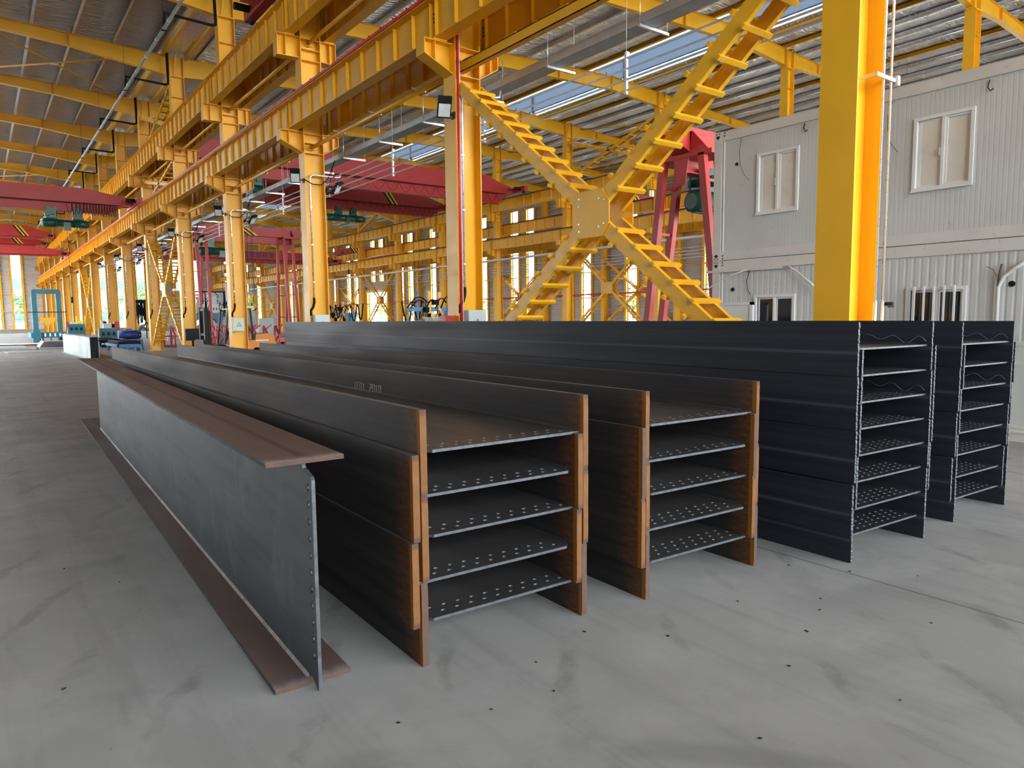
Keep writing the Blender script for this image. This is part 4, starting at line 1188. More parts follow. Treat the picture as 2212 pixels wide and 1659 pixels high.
warn_box('pale grey switch box at the foot of the first column left of the cross brace', XA + .00, YK(1) - .31, 1.25, .40, .50)
o = ob('fire_box', MB().box(-.11, .11, -.1, .1, 0, .55), 'red', None, (XA - .41, YK(1) + .0, 1.10)); tag(o, 'small red box beside the first column left of the cross brace', 'box')
mb = MB().box(-.20, .20, -.15, .15, 0, .60); mb.box(-.24, .24, -.17, .17, .60, .63); mb.box(-.16, .16, -.165, -.15, .18, .34, 1); mb.cyl((0, -.15, .45), (0, -.17, .45), .05, 12, 1)
o = ob('control_cabinet', mb, ['frame_grey', 'galv_tray'], None, (XA - .12, YK(1) + .85, 1.0)); tag(o, 'grey control cabinet behind the black stack, left of the first column', 'cabinet')
T = thing('cabinet_stand', 'thin steel stand below the grey control cabinet', 'stand', (XA - .12, YK(1) + .85, 0)); ob('post', MB().box(-.18, .18, -.13, .13, 0, 1.0), 'black', T)

# floodlights
def flood(label, k, side, z, tilt=.6):
    T = thing('floodlight', label, 'floodlight', (XA + side * .30, YK(k) - .18, z), 0, 'floodlights on the near columns')
    d = side
    mb = MB()
    mb.bar((0, 0, 0), (d * .22, -.04, .02), .03, .03); mb.box(min(0, d * .03), max(0, d * .03), -.05, .05, -.06, .06)
    ob('bracket', mb, 'black', T)
    H = ob('lamp_housing', MB().box(-.19, .19, -.125, .125, 0, .06), 'black', T, (d * .30, -.16, .06), V((-.25 + .75 * (d > 0), -.62, -.45)).to_track_quat('-Z', 'X').to_euler())
    mb = MB()
    for i in range(9): mb.box(-.18 + i * .043, -.175 + i * .043, -.11, .11, .06, .085)
    ob('cooling_fin', mb, 'black', H)
    ob('lens', MB().box(-.165, .065, -.105, .105, -.004, 0), 'lamp_lens', H)
    return T
for k in range(1, 8):
    flood('black floodlight on the aisle side of the near-row column, %s from the container' % ORD[k - 1], k, -1, 5.30)
    if k > 1: flood('black floodlight on the hall side of the near-row column, %s from the container' % ORD[k - 1], k, 1, 5.1)
for k in range(2, 7):
    mb = MB(); pts = [(-.30, -.23, 5.32), (-.1, -.24, 5.22), (.15, -.24, 5.22), (.35, -.23, 5.40), (.50, -.2, 5.72), (.62, -.1, 5.94)]
    mb.tube(pts, .014, 6); mb.tube([(.55, -.15, 5.80), (.46, -.2, 5.50), (.40, -.22, 5.25), (.34, -.2, 5.10)], .012, 6)
    o = ob('lamp_cable', mb, 'rubber', None, (XA, YK(k), 0)); tag(o, 'black lamp cable looping across the near-row column, %s from the container' % ORD[k - 1], 'cable', 'lamp cables on the near columns')

# rain pipes in the left aisle roof
mb = MB(); mb.cyl((0, 16, 0), (0, 112, 0), .05, 12)
yy = 17.5
while yy < 110: mb.cyl((0, yy, 0), (0, yy + .08, 0), .062, 12, 1); yy += 1.9
o = ob('drain_pipe', mb, ['galv_tray', 'galv'], None, (5.45, 0, 11.05)); tag(o, 'long round drain pipe hung below the left aisle roof', 'pipe')
for k in range(2, 12):
    mb = MB(); mb.tube([(5.45, -.6, 11.1), (5.5, -.55, 11.55), (6.95, -.55, 11.50), (7.08, -.55, 11.55), (7.10, -.50, 11.75), (7.10, -.45, 12.95)], .05, 8)
    mb.cyl((5.45, -.6, 11.1), (5.45, -.6, 12.9), .006, 6); mb.box(5.36, 5.54, -.64, -.56, 10.97, 10.99)
    o = ob('drain_elbow', mb, 'rubber', None, (0, YK(k), 0)); tag(o, 'black elbowed drain branch between the long pipe and the roof gutter, %s frame' % ORD[k], 'pipe', 'black drain branches')

# ------------------------------------------------------------------ stacked site containers
CX = 10.72
def corr_panel(y0, y1, z0, z1, holes, pitch=.105, dep=.006):
    """vertical shallow ribs on the face x=0, holes (ya,yb,za,zb)"""
    ys = [y0]; y = y0
    mb = MB()
    prof = []
    i = 0
    while y < y1 - 1e-6:
        for t, d in ((0, 0), (.18, dep), (.30, dep), (.48, 0)):
            yy = y + t * pitch
            if yy < y1: prof.append((yy, d))
        y += pitch
    prof.append((y1, 0))
    for h in holes:
        for e in (h[0], h[1]): prof.append((e, 0))
    prof.sort()
    for (a, da), (b_, db) in zip(prof[:-1], prof[1:]):
        if b_ - a < 1e-6: continue
        m = (a + b_) / 2; spans = [(z0, z1)]
        for h in holes:
            if h[0] < m < h[1]: spans = [(z0, h[2]), (h[3], z1)]
        for (p, q) in spans:
            if q > p: mb.add([(da, a, p), (db, b_, p), (db, b_, q), (da, a, q)], [(0, 3, 2, 1)])
    mb.box(.045, .06, y0, y1, z0, z1, 0) if not holes else None
    return mb
def cont_window(par, y0, y1, z0, z1, kind):
    W = bpy.data.objects.new('window', None); COL.objects.link(W); W.parent = par
    f = .045
    mb = MB()
    mb.box(-.025, .05, y0, y1, z0, z0 + f); mb.box(-.025, .05, y0, y1, z1 - f, z1); mb.box(-.025, .05, y0, y0 + f, z0 + f, z1 - f); mb.box(-.025, .05, y1 - f, y1, z0 + f, z1 - f)
    mb.box(-.04, -.026, y0 - .01, y1 + .01, z0 - .012, z0 + .012)
    ym = (y0 + y1) / 2
    mb.box(-.015, .04, ym - .02, ym + .02, z0 + f, z1 - f)
    for (a, b_, x) in ((y0 + f, ym, .0), (ym, y1 - f, .018)):
        a += .001; b_ -= .021; mb.box(x, x + .017, a, a + .03, z0 + f + .001, z1 - f - .001); mb.box(x, x + .017, b_ - .03, b_, z0 + f + .001, z1 - f - .001); mb.box(x, x + .017, a + .03, b_ - .03, z0 + f + .001, z0 + f + .03); mb.box(x, x + .017, a + .03, b_ - .03, z1 - f - .03, z1 - f - .001)
    mb.box(-.02, -.005, ym + .03, ym + .045, (z0 + z1) / 2 - .05, (z0 + z1) / 2 + .05)
    ob('window_frame', mb, 'white', W)
    g = MB().box(.022, .028, y0 + f, y1 - f, z0 + f, z1 - f)
    ob('pane', g, 'film_glass' if kind == 'film' else 'dark_glass', W)
    return W
def container(label, z0, z1, wins, yfar=8.17, ynear=.5, kind='film'):
    T = thing('site_container', label, 'container', (CX, yfar, z0)); L = yfar - ynear; H = z1 - z0
    mb = MB(); fr = .155
    mb.box(-.03, .12, -L, -.16, 0.004, fr); mb.box(-.03, .12, -L, -.16, H - fr, H - .004)
    mb.box(-.028, .02, -L, -.16, H - fr - .01, H - fr); mb.box(-.036, .12, -.16, 0, 0, H); mb.box(-.022, .0, -.205, -.175, fr, H - fr)
    mb.box(2.28, 2.4, -L, 0, 0, fr); mb.box(2.28, 2.4, -L, 0, H - fr, H); mb.box(2.25, 2.4, -.16, 0, 0, H); mb.box(0, 2.4, -.1, 0, 0, fr); mb.box(0, 2.4, -.1, 0, H - fr, H)
    ob('steel_frame', mb, 'frame_grey', T)
    mb = MB()
    for zz in (.03, .08, H - .08, H - .03):
        for yy in (-.045, -.105, -.21): mb.cyl((-.038, yy, zz), (-.028, yy, zz), .012, 8)
    mb.cyl((-.0385, -.075, H - .09), (-.03, -.075, H - .09), .03, 14); mb.cyl((-.0385, -.075, .08), (-.03, -.075, .08), .03, 14)
    ob('corner_hole', mb, 'black', T)
    hol = [(w[0] - yfar, w[1] - yfar, w[2] - z0, w[3] - z0) for w in wins]
    ob('wall_panel', corr_panel(-L, -.205, fr, H - fr, hol, .062 if kind == 'film' else .105, .0012 if kind == 'film' else .005), 'panel', T)
    ob('end_panel', MB().box(.02, 2.38, -.05, -.02, fr, H - fr), 'panel', T)
    ob('roof_panel', MB().box(0, 2.38, -L, -.02, H - .06, H - .03), 'panel', T)
    for h in hol:
        cont_window(T, h[0], h[1], h[2], h[3], kind)
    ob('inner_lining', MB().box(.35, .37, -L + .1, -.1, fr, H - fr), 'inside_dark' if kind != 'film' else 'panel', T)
    return T
up = container('upper grey site container with two framed windows, stacked on the other', 2.58, 4.82, [(4.02, 4.79, 3.32, 4.33), (6.54, 7.31, 3.30, 4.31)])
lo_ = container('lower grey site container with barred window, standing on the floor', .10, 2.574, [(4.02, 4.80, .95, 1.98), (6.54, 7.31, .95, 1.95)], kind='dark')
mb = MB()
for i in range(5): mb.box(-.075, -.055, 4.02 + .13 * (i + 1) - .012, 4.02 + .13 * (i + 1) + .012, .96, 1.99)
q = ob('window_bar', mb, 'white', lo_, (0, -8.17, -.10))
q = ob('vent_hole', MB().cyl((-.012, 0, 0), (.0, 0, 0), .028, 12), 'black', up, (0, 7.72 - 8.17, 4.22 - 2.58))
q = ob('vent_hole', MB().cyl((-.012, 0, 0), (.0, 0, 0), .034, 12), 'black', lo_, (0, 7.75 - 8.17, 2.06 - .1))
q = ob('vent_hole', MB().cyl((-.012, 0, 0), (.0, 0, 0), .04, 9), 'black', lo_, (0, 3.50 - 8.17, 1.98 - .1))
# loose cables and plastic trunking on the containers
def cable(label, pts, r=.006, mat='rubber'):
    o = ob('loose_cable', MB().tube([(CX - .02 + (p[2] if len(p) > 2 else 0), p[0], p[1]) for p in pts], r, 6), mat); tag(o, label, 'cable')
cable('thin brown cable hanging in a loop left of the upper left container window', [(7.62, 4.64), (7.66, 4.45), (7.64, 4.2), (7.55, 4.0), (7.45, 3.9)], .0032)
cable('thin dark cable hanging left of the upper right container window', [(5.10, 4.64), (5.16, 4.45), (5.15, 4.2), (5.10, 4.05), (5.0, 3.92)], .0032)
cable('short hooked cable under the top rail above the upper left container window', [(6.45, 4.63), (6.47, 4.56), (6.44, 4.50), (6.40, 4.52)], .007)
cable('short hooked cable under the top rail right of the upper right container window', [(3.87, 4.62), (3.89, 4.53), (3.86, 4.48), (3.82, 4.50)], .007)
cable('thin grey cable pair looping down to the lower left container window', [(7.40, 2.38), (7.46, 2.2), (7.44, 2.05), (7.38, 1.96)], .005)
mb = MB(); mb.box(-.05, -.02, 6.72, 8.3, 2.37, 2.41)
mb.tube([(-.04, 6.75, 2.39), (-.06, 6.62, 2.39), (-.09, 6.48, 2.30), (-.11, 6.25, 2.13), (-.12, 6.1, 2.0)], .02, 8)
mb.tube([(-.05, 7.45, 2.39), (-.10, 7.8, 2.28), (-.16, 8.1, 2.12), (-.2, 8.35, 1.95)], .010, 6)
o = ob('cable_trunking', mb, 'frame_grey', None, (CX, 0, 0)); tag(o, 'white plastic trunking bent along the rail above the lower left container window', 'trunking')
mb = MB(); mb.tube([(-.04, 3.64, .7), (-.04, 3.64, 1.95), (-.05, 3.58, 2.08), (-.06, 3.46, 2.18), (-.07, 3.3, 2.28)], .024, 8); mb.tube([(-.05, 3.64, 1.95), (-.06, 3.63, 2.1), (-.05, 3.61, 2.24)], .014, 6, 1); mb.tube([(-.05, 3.66, 2.08), (-.06, 3.70, 2.17), (-.06, 3.78, 2.22)], .004, 5, 1)
o = ob('cable_trunking', mb, ['frame_grey', 'bark'], None, (CX, 0, 0)); tag(o, 'beige forked conduit running up the lower container at the right edge', 'trunking')
T = thing('leaning_board', 'loose framed white panel leaning against the lower container, below the brace', 'panel', (CX - .18, 7.35, 0), (0, math.radians(0), 0))
mb = MB().box(-.03, .02, -.15, .75, .9, .95); mb.box(-.03, .02, -.15, .75, 1.78, 1.83); mb.box(-.03, .02, -.15, -.09, .1, 1.83); mb.box(-.03, .02, .69, .75, .1, 1.83)
ob('panel_frame', mb, 'white', T); ob('panel_sheet', MB().box(-.01, .005, -.1, .7, .1, 1.8), 'white', T)
# steel step and door leaf leaning at the foot of the containers
T = thing('door_leaf', 'tall grey door frame with wired panes at the right edge, leaning on the lower container', 'door frame', (CX - .10, 3.30, .12))
mb = MB()
for (a, b_, c, d) in ((-.35, -.30, 0, 1.12), (.27, .32, 0, 1.12), (-.35, .32, 0, .05), (-.35, .32, 1.07, 1.12), (-.35, .32, .82, .86)): mb.box(-.02, .03, a, b_, c, d)
ob('door_frame', mb, 'frame_grey', T); ob('door_sheet', MB().box(0, .01, -.3, .3, .05, 1.07), 'panel', T)
o = ob('floor_beam', MB().box(-.12, .12, -3.2, .6, 0, .11).box(-.14, .14, -3.2, .6, .11, .125), 'frame_grey', None, (CX - .32, 3.6, 0)); tag(o, 'pale steel ground beam lying along the foot of the lower container', 'steel beam')

# ------------------------------------------------------------------ things far down the hall
def simple(name, label, cat, mb, mats, loc=(0, 0, 0), group=None, rot=None):
    o = ob(name, mb, mats, None, loc, rot); return tag(o, label, cat, group)
# box girder on the floor far left
T = thing('box_girder', 'zinc-grey box girder with dark open end on the floor, beyond the near plate girder', 'steel beam', (3.86, 34.4, 0), math.radians(1.2))
mb = MB().box(-.165, -.15, .02, 9.4, .02, .93); mb.box(.15, .165, .02, 9.4, .02, .93); ob('web', mb, 'box_beam', T)
mb = MB().box(-.24, .24, 0, 9.5, 0, .02); ob('bottom_flange', mb, 'box_beam', T); ob('top_flange', MB().box(-.24, .24, 0, 9.5, .93, .95), 'box_beam', T)
ob('inner_dark_sheet', MB().box(-.15, .15, .5, .52, .02, .93), 'inside_dark', T)  # dark sheet that paints the shade inside the open end
# steel plates
for i, (x, y, w, l, z, rz, mt, lab) in enumerate(((2.0, 45.6, 1.9, 3.2, 0, .05, 'plate_grey', 'thin bright steel plate flat on the floor at far left, before the others'),
        (1.3, 49.5, 2.6, 4.2, 0, -.04, 'plate_grey', 'grey steel plate lowest in the left heap of plates'), (1.0, 50.5, 2.4, 3.6, .12, .08, 'box_beam', 'pale blotchy steel plate on top of the left heap'),
        (2.3, 54.0, 3.2, 3.0, 0, .02, 'st_dark', 'dark steel plate behind the left heap'), (2.2, 55.2, 2.6, 2.4, .16, -.03, 'white', 'white sheet-covered plate stack behind the left heap'),
        (4.0, 50.3, 2.5, 3.0, 0, .0, 'plate_grey', 'grey steel plate beside the box girder'))):
    mb = MB().box(-w / 2, w / 2, -l / 2, l / 2, 0, .03 if z or i == 0 else .12)
    simple('steel_plate', lab, 'steel plate', mb, mt, (x, y, z), rot=(0, 0, rz))
mb = MB()
mb.prism([(-1.25, -1.4, .12), (-1.05, -1.6, .45), (1.2, -1.6, .45), (1.25, -1.4, .12)], (0, 2.6, 0))
simple('bent_cover', 'folded grey sheet cover leaning on the plate beside the box girder', 'sheet', mb, 'plate_grey', (4.0, 50.3, 0))
# teal portal frame of the assembling machine
T = thing('assembly_machine', 'teal portal frame machine with a yellow crosshead at the far left', 'machine', (4.45, 67.5, 0))
mb = MB().box(-.98, -.64, -.25, .25, 0, 4.05); mb.box(.64, .98, -.25, .25, 0, 4.05); mb.box(-.8, .8, -.25, .25, 3.68, 4.12)
mb.prism([(-.98, -.25, 3.9), (-.8, -.25, 4.12), (-.8, -.25, 3.9)], (0, .5, 0)); mb.prism([(.98, -.25, 3.9), (.8, -.25, 3.9), (.8, -.25, 4.12)], (0, .5, 0))
ob('portal', MB().box(-.98, -.64, -.25, .25, 0, 3.78).box(.64, .98, -.25, .25, 0, 3.78).prism([(-.98, -.25, 3.78), (.98, -.25, 3.78), (.98, -.25, 3.98), (.84, -.25, 4.12), (-.84, -.25, 4.12), (-.98, -.25, 3.98)], (0, .5, 0)), 'teal', T)
ob('crosshead', MB().box(-.64, .64, -.2, .2, 1.55, 1.90).prism([(-.25, -.2, 1.55), (.25, -.2, 1.55), (.12, -.2, 1.25), (-.12, -.2, 1.25)], (0, .4, 0)), 'yellow', T)
ob('screw', MB().cyl((0, -.1, 1.9), (0, -.1, 3.9), .06, 12), 'white_pipe', T)
ob('cross_bar', MB().box(-1.3, 1.3, -.28, -.25, 2.30, 2.36), 'black', T)
mb = MB().box(-1.3, 1.2, -3.0, 1.0, .35, .75); mb.box(-1.2, -.7, -3.2, -2.4, 0, .95)
for i in range(5): mb.box(-1.1 + i * .5, -1.0 + i * .5, -3.0, -2.9, 0, .35)
for i in range(7): mb.box(-1.1 + i * .32, -1.0 + i * .32, -3.03, -3.0, .45, .68, 1)
ob('machine_bed', mb, ['teal', 'galv'], T)
def roller_press(lab, x, y, w=.9, z=.25):
    T = thing('straightening_machine', lab, 'machine', (x, y, 0))
    mb = MB().box(-w / 2, w / 2, -.5, .5, z, z + .45); mb.prism([(-w / 2, -.5, z + .45), (w / 2, -.5, z + .45), (w / 2 - .06, -.5, z + 1.05), (-w / 2 + .06, -.5, z + 1.05)], (0, 1, 0)); mb.box(-w / 2 + .05, w / 2 - .05, -.4, .4, 0, z)
    mb.box(-w / 2 - .04, -w / 2 + .06, -.54, -.5, z, z + 1.05); mb.box(w / 2 - .06, w / 2 + .04, -.54, -.5, z, z + 1.05)
    ob('housing', mb, 'teal', T)
    mb = MB()
    for i in range(3): mb.box(-w * .3 + i * w * .3 - .07, -w * .3 + i * w * .3 + .07, -.52, -.5, z + .62, z + .82)
    for zz in (.1, .3): mb.cyl((-w / 2 + .05, -.53, z + zz), (w / 2 - .05, -.53, z + zz), .05, 10, 1)
    ob('roller', mb, ['black', 'galv'], T)
    return T
roller_press('teal roller straightening machine farther from the camera', 5.4, 57.6, .95, .35)
roller_press('teal roller straightening machine behind the box girder end', 6.30, 49.6, .95, .10)
o = simple('motor_unit', 'white box motor on top of the nearer teal machine', 'motor', MB().box(-.22, .22, -.2, .2, 0, .3).cyl((-.1, 0, .3), (-.1, 0, .42), .1, 12, 1).cyl((.25, 0, .15), (.4, 0, .15), .12, 12, 1), ['box_grey', 'black'], (6.3, 49.6, 1.15))
# roller conveyor line
T = thing('roller_conveyor', 'long teal roller conveyor running behind the box girder', 'conveyor', (5.75, 46, 0))
mb = MB().box(-.75, -.60, -1.5, 11, .42, .60); mb.box(.60, .75, -1.5, 11, .42, .60)
for yy in (-1.2, 1.5, 4.2, 7, 10): mb.box(-.75, -.65, yy, yy + .1, 0, .42); mb.box(.65, .75, yy, yy + .1, 0, .42)
ob('conveyor_frame', mb, 'teal', T)
mb = MB()
for i in range(16): mb.cyl((-.6, -1.1 + i * .75, .52), (.6, -1.1 + i * .75, .52), .07, 12)
ob('roller', mb, 'black', T)
T = thing('roller_table', 'bright blue roller table with short legs at the end of the conveyor', 'table', (6.0, 41.3, 0))
mb = MB().box(-.55, .55, -1.6, -1.52, .27, .44); mb.box(-.60, -.5, -1.6, 2.2, .30, .44); mb.box(.5, .60, -1.6, 2.2, .30, .44)
ob('table_frame', mb, 'blue', T)
for xx in (-.50, -.12, .22, .50): ob('leg', MB().box(xx - .05, xx + .05, -1.6, -1.5, 0, .28), 'blue', T)
for xx in (-.50, .50): ob('leg', MB().box(xx - .05, xx + .05, 2.0, 2.1, 0, .3), 'blue', T)
mb = MB()
for i in range(9): mb.cyl((-.5, -1.35 + i * .42, .50), (.5, -1.35 + i * .42, .50), .08, 12)
ob('roller', mb, 'black', T)
T = thing('motor_unit', 'dark blue electric motor on a blue base behind the roller table', 'motor', (6.95, 46.2, 0))
ob('motor_body', MB().cyl((-.55, 0, .78), (.45, 0, .78), .26, 20).cyl((.45, 0, .78), (.62, 0, .78), .2, 16).box(-.2, .15, -.12, .12, 1.0, 1.14), 'navy', T)
ob('motor_base', MB().box(-.65, .65, -.4, .4, .1, .5).box(-.6, .6, -.3, .3, 0, .1), 'navy', T)
simple('oil_drum', 'small pink-grey drum on the floor beside the motor base', 'drum', MB().cyl((0, 0, 0), (0, 0, .45), .2, 16), 'plate_grey', (6.95, 43.0, 0))
simple('guard_post', 'white tube guard standing left of a maroon cabinet', 'post', MB().box(-.10, .10, -.1, .1, 0, 1.62), 'white', (6.45, 52.6, 0))
simple('maroon_cabinet', 'maroon cabinet fixed beside the sixth column down the aisle', 'cabinet', MB().box(-.14, .14, -.15, .15, 0, 1.55), 'red', (6.86, 50.0, 0))
simple('maroon_cabinet', 'smaller maroon cabinet far down the aisle behind the portal machine', 'cabinet', MB().box(-.2, .2, -.15, .15, .3, 1.5).box(-.1, .1, -.1, .1, 0, .3), 'red', (6.4, 74, 0))
T = thing('control_cabinet', 'tall pale control cabinet beside the far maroon cabinet', 'cabinet', (6.1, 66, 0)); ob('cabinet', MB().box(-.28, .28, -.2, .2, .1, 1.5).box(-.2, .2, -.15, .15, 0, .1), 'box_grey', T); ob('screen', MB().box(-.15, .15, -.22, -.2, 1.05, 1.35), 'black', T)
T = thing('cable_reel', 'yellow double cable reel behind the farther teal machine', 'reel', (6.2, 62, 0))
mb = MB()
for xx in (-.3, .25):
    for i in range(14):
        a, b_ = 2 * PI * i / 14, 2 * PI * (i + 1) / 14
        mb.bar((xx, .28 * math.cos(a), 1.55 + .42 * math.sin(a)), (xx, .28 * math.cos(b_), 1.55 + .42 * math.sin(b_)), .07, .05, (1, 0, 0))
mb.box(-.3, .25, -.05, .05, 1.5, 1.6); mb.box(-.1, .05, -.1, .1, 0, 1.5)
ob('reel', mb, 'warn', T)
# teal frame with grey transformer boxes behind the fork-lift
T = thing('welding_gantry', 'blue-green gantry carrying two grey transformer boxes behind the fork-lift mast', 'machine', (11.1, 45.5, 0))
mb = MB().box(-1.0, 1.0, -.2, .2, 1.72, 2.0); mb.box(-1.0, -.7, -.2, .2, 0, 1.72); mb.box(.55, .85, -.2, .2, 0, 1.72)
mb.prism([(-.7, -.2, 1.72), (-.7, -.2, 1.45), (-.45, -.2, 1.72)], (0, .4, 0)); mb.prism([(.55, -.2, 1.72), (.3, -.2, 1.72), (.55, -.2, 1.45)], (0, .4, 0))
ob('gantry_frame', mb, 'teal', T)
for xx in (-.42, .42):
    q = ob('transformer_box', MB().box(xx - .22, xx + .22, -.3, .0, 2.05, 2.55).box(xx - .14, xx + .14, -.2, -.0, 2.55, 3.0), 'galv_tray', T)
    ob('vent_slot', MB().box(xx - .12, xx - .06, -.304, -.3, 2.18, 2.32).box(xx + .05, xx + .11, -.304, -.3, 2.18, 2.32), 'black', q)
random.seed(5); mb = MB()
for i in range(46):
    x0 = random.uniform(-1.1, 1.2); z0 = random.uniform(2.2, 3.3)
    mb.tube([(x0, -.1, z0), (x0 + random.uniform(-.2, .2), -.2, z0 - random.uniform(.1, .4)), (x0 + random.uniform(-.3, .3), -.1, z0 - random.uniform(.3, .9))], random.uniform(.012, .03), 5)
mb.box(-1.1, 1.15, .05, .12, 3.25, 3.32); mb.box(-1.1, -1.03, .05, .12, 2.0, 3.3); mb.box(1.05, 1.12, .05, .12, 2.0, 3.3); mb.box(-.06, .01, .05, .12, 2.0, 3.3)
q = ob('cable_bundle', mb, 'rubber', T); q['label'] = 'tangle of dark cables'
# blue welding machines beyond the black stack
def weld_machine(lab, x, y, flip=1, full=True):
    T = thing('welding_machine', lab, 'machine', (x, y, 0)); f = flip
    mb = MB()
    mb.box(-1.15, 1.35, -.12, .12, 1.90, 2.10); mb.box(.95, 1.3, -.2, .2, 0, 2.1); mb.box(-1.5, .9, -.06, .06, 1.40, 1.47)
    mb.bar((-.25, 0, 1.42), (.15, 0, .9), .07, .07); mb.bar((.9, 0, 1.42), (.35, 0, .9), .07, .07); mb.box(.05, .45, -.2, .2, 0, .95); mb.box(-.6, -.54, 0, .06, 1.4, 2.9)
    mb.bar((-.57, .03, 2.85), (-.75, .03, 2.85), .04, .04)
    ob('machine_arm', mb, 'blue', T)
    mb = MB().box(-.15, 0, -.2, -.05, 1.0, 2.85); mb.box(.40, .55, -.2, -.05, 1.0, 2.80); mb.box(-.15, .55, -.2, -.1, 1.55, 1.80)
    q = ob('slide_post', mb, 'yellow_pale', T)
    mb = MB()
    for (a, b_, h_) in ((-1.3, -.2, .5), (-1.1, -.4, .3), (.5, 1.15, .55), (-.3, .3, .35), (.2, .8, .45)):
        for o_ in (0, .05): mb.tube([(a + (b_ - a) * t / 10, -.25 - o_, 2.05 + h_ * math.sin(PI * t / 10) * .75 + .25 * (t / 10)) for t in range(11)], .022, 6)
    for (a, b_, h_) in ((-1.2, -.4, .45), (-.3, .35, .5), (.4, 1.0, .45)): mb.tube([(a + (b_ - a) * t / 8, -.28, 1.95 - h_ * math.sin(PI * t / 8)) for t in range(9)], .018, 6)
    mb.box(-.35, -.16, -.32, -.1, 1.85, 2.1); mb.box(.1, .36, -.35, -.1, 2.2, 2.45); mb.cyl((-.4, -.15, 1.98), (-.2, -.15, 1.98), .09, 10)
    ob('hose_bundle', mb, 'rubber', T)
    return T
weld_machine('blue welding machine with orange slide posts and black hoses, left of the first column', 17.1, 29.3)
T = weld_machine('smaller blue welding machine seen right of the second column', 17.2, 40.5)
T.scale = (.9, .9, .93)
T = thing('cable_line', 'taut wire carrying black cable loops between the two blue welding machines', 'cable', (17.1, 35, 0))
ob('wire', MB().cyl((0, -5.5, 2.45), (0, 7.5, 2.38), .012, 6), 'red', T)
mb = MB()
for (a, b_, d) in ((-5.0, -4.2, .9), (-4.1, -3.0, 1.1), (1.5, 2.2, .9), (2.3, 3.2, 1.0), (4.6, 5.3, .8), (5.4, 6.1, .8), (6.2, 6.9, .8)):
    for o_ in (0, .04): mb.tube([(o_, a + (b_ - a) * t / 10, 2.42 - d * math.sin(PI * t / 10)) for t in range(11)], .020, 6)
ob('cable_loop', mb, 'rubber', T)
for yy in (-5.4, 7.4): ob('post', MB().box(-.05, .05, yy - .05, yy + .05, 0, 2.5), 'teal', T)
# red slanted racks
def rack(lab, x, y, rz, n=4, grp=None):
    T = thing('slanted_rack', lab, 'rack', (x, y, 0), rz)
    for i in range(n):
        xx = i * .62; mb = MB()
        mb.bar((xx, 0, 0), (xx, 0, 1.2), .10, .10); mb.bar((xx, 0, 1.22), (xx, -.75, .72), .08, .09); mb.bar((xx, -.75, 0), (xx, -.75, .78), .08, .08); mb.bar((xx, 0, .95), (xx + .45, 0, 1.3), .06, .07); mb.bar((xx, 0, .35), (xx, -.75, .75), .05, .06)
        ob('rack_arm', mb, 'red', T)
    mb = MB().box(-.1, (n - 1) * .62 + .1, -.8, .06, .04, .14); mb.box(-.1, (n - 1) * .62 + .1, -.03, .03, .6, .68)
    ob('rack_base', mb, 'red', T); return T
rack('red slanted steel rack between the fourth and fifth columns', 8.7, 46.8, .1, 4)
rack('red slanted steel rack just right of the fourth column', 9.0, 39.5, .3, 3)
rack('red slanted steel rack behind the fork-lift mast', 10.3, 41.0, .0, 4)
rack('red slanted steel rack right of the orange fork-lift, end of the black stack', 12.1, 40.0, 0, 5)
# fork-lift
T = thing('forklift', 'orange fork-lift truck half hidden behind the third column', 'forklift', (8.2, 29.2, 0), math.radians(3))
mb = MB()
pr_ = [(.25, .42), (.25, .78), (.55, .80), (.60, 1.02), (1.15, 1.05), (1.32, .98), (1.42, .55), (1.40, .25), (1.1, .22), (.95, .48), (.55, .50), (.45, .42)]
mb.prism([(a, -.52, b_) for a, b_ in pr_], (0, 1.04, 0))
ob('counterweight', mb, 'orange', T)
mb = MB().prism([(a, -.5, b_) for a, b_ in [(-.9, .25), (-.9, .62), (-.55, .66), (-.1, .45), (.3, .45), (.3, .25)]], (0, 1.0, 0)); mb.box(-.95, .3, -.45, .45, .18, .35)
ob('body', mb, 'orange', T)
mb = MB().box(.58, 1.1, -.526, -.52, .75, .80); q = ob('side_mark', mb, 'white', T)
mb = MB()
for sy in (-.45, .45):
    mb.bar((-.60, sy, .6), (-.42, sy, 2.0), .06, .06); mb.bar((.50, sy, .75), (.42, sy, 2.0), .07, .07); mb.bar((-.42, sy, 2.02), (.46, sy, 2.02), .06, .05)
ob('overhead_guard', mb, 'black', T)
mb = MB()
for i in range(5): mb.box(-.4 + i * .2, -.34 + i * .2, -.45, .45, 2.0, 2.04)
mb.box(.28, .58, -.46, .46, 1.98, 2.14)
ob('guard_roof', mb, 'warn', T)
mb = MB()
for sy in (-.30, .30):
    mb.box(-1.30, -1.18, sy - .06, sy + .06, .08, 2.08); mb.box(-1.16, -1.06, sy - .05, sy + .05, .08, 1.95)
for z in (.3, 1.0, 1.95): mb.box(-1.28, -1.1, -.30, .30, z, z + .09)
mb.cyl((-1.14, .0, .3), (-1.14, 0, 1.8), .05, 10)
ob('mast', mb, 'black', T)
mb = MB()
mb.box(-1.42, -1.34, -.5, .5, .35, .85)
for sy in (-.28, .28): mb.box(-2.3, -1.36, sy - .05, sy + .05, .06, .11); mb.box(-1.42, -1.36, sy - .05, sy + .05, .06, .7)
ob('fork_carriage', mb, 'black', T)
for xx, r in ((-.75, .33), (.95, .26)):
    for sy in (-.5, .42):
        q = ob('wheel', MB().cyl((xx, sy - .02, r), (xx, sy + .14, r), r, 24), 'rubber', T)
        ob('hub', MB().cyl((xx, sy - .03, r), (xx, sy - .02, r), r * .5, 16), 'orange', q)
ob('seat', MB().box(-.05, .40, -.25, .25, .78, .92).box(.32, .42, -.25, .25, .9, 1.35), 'black', T)
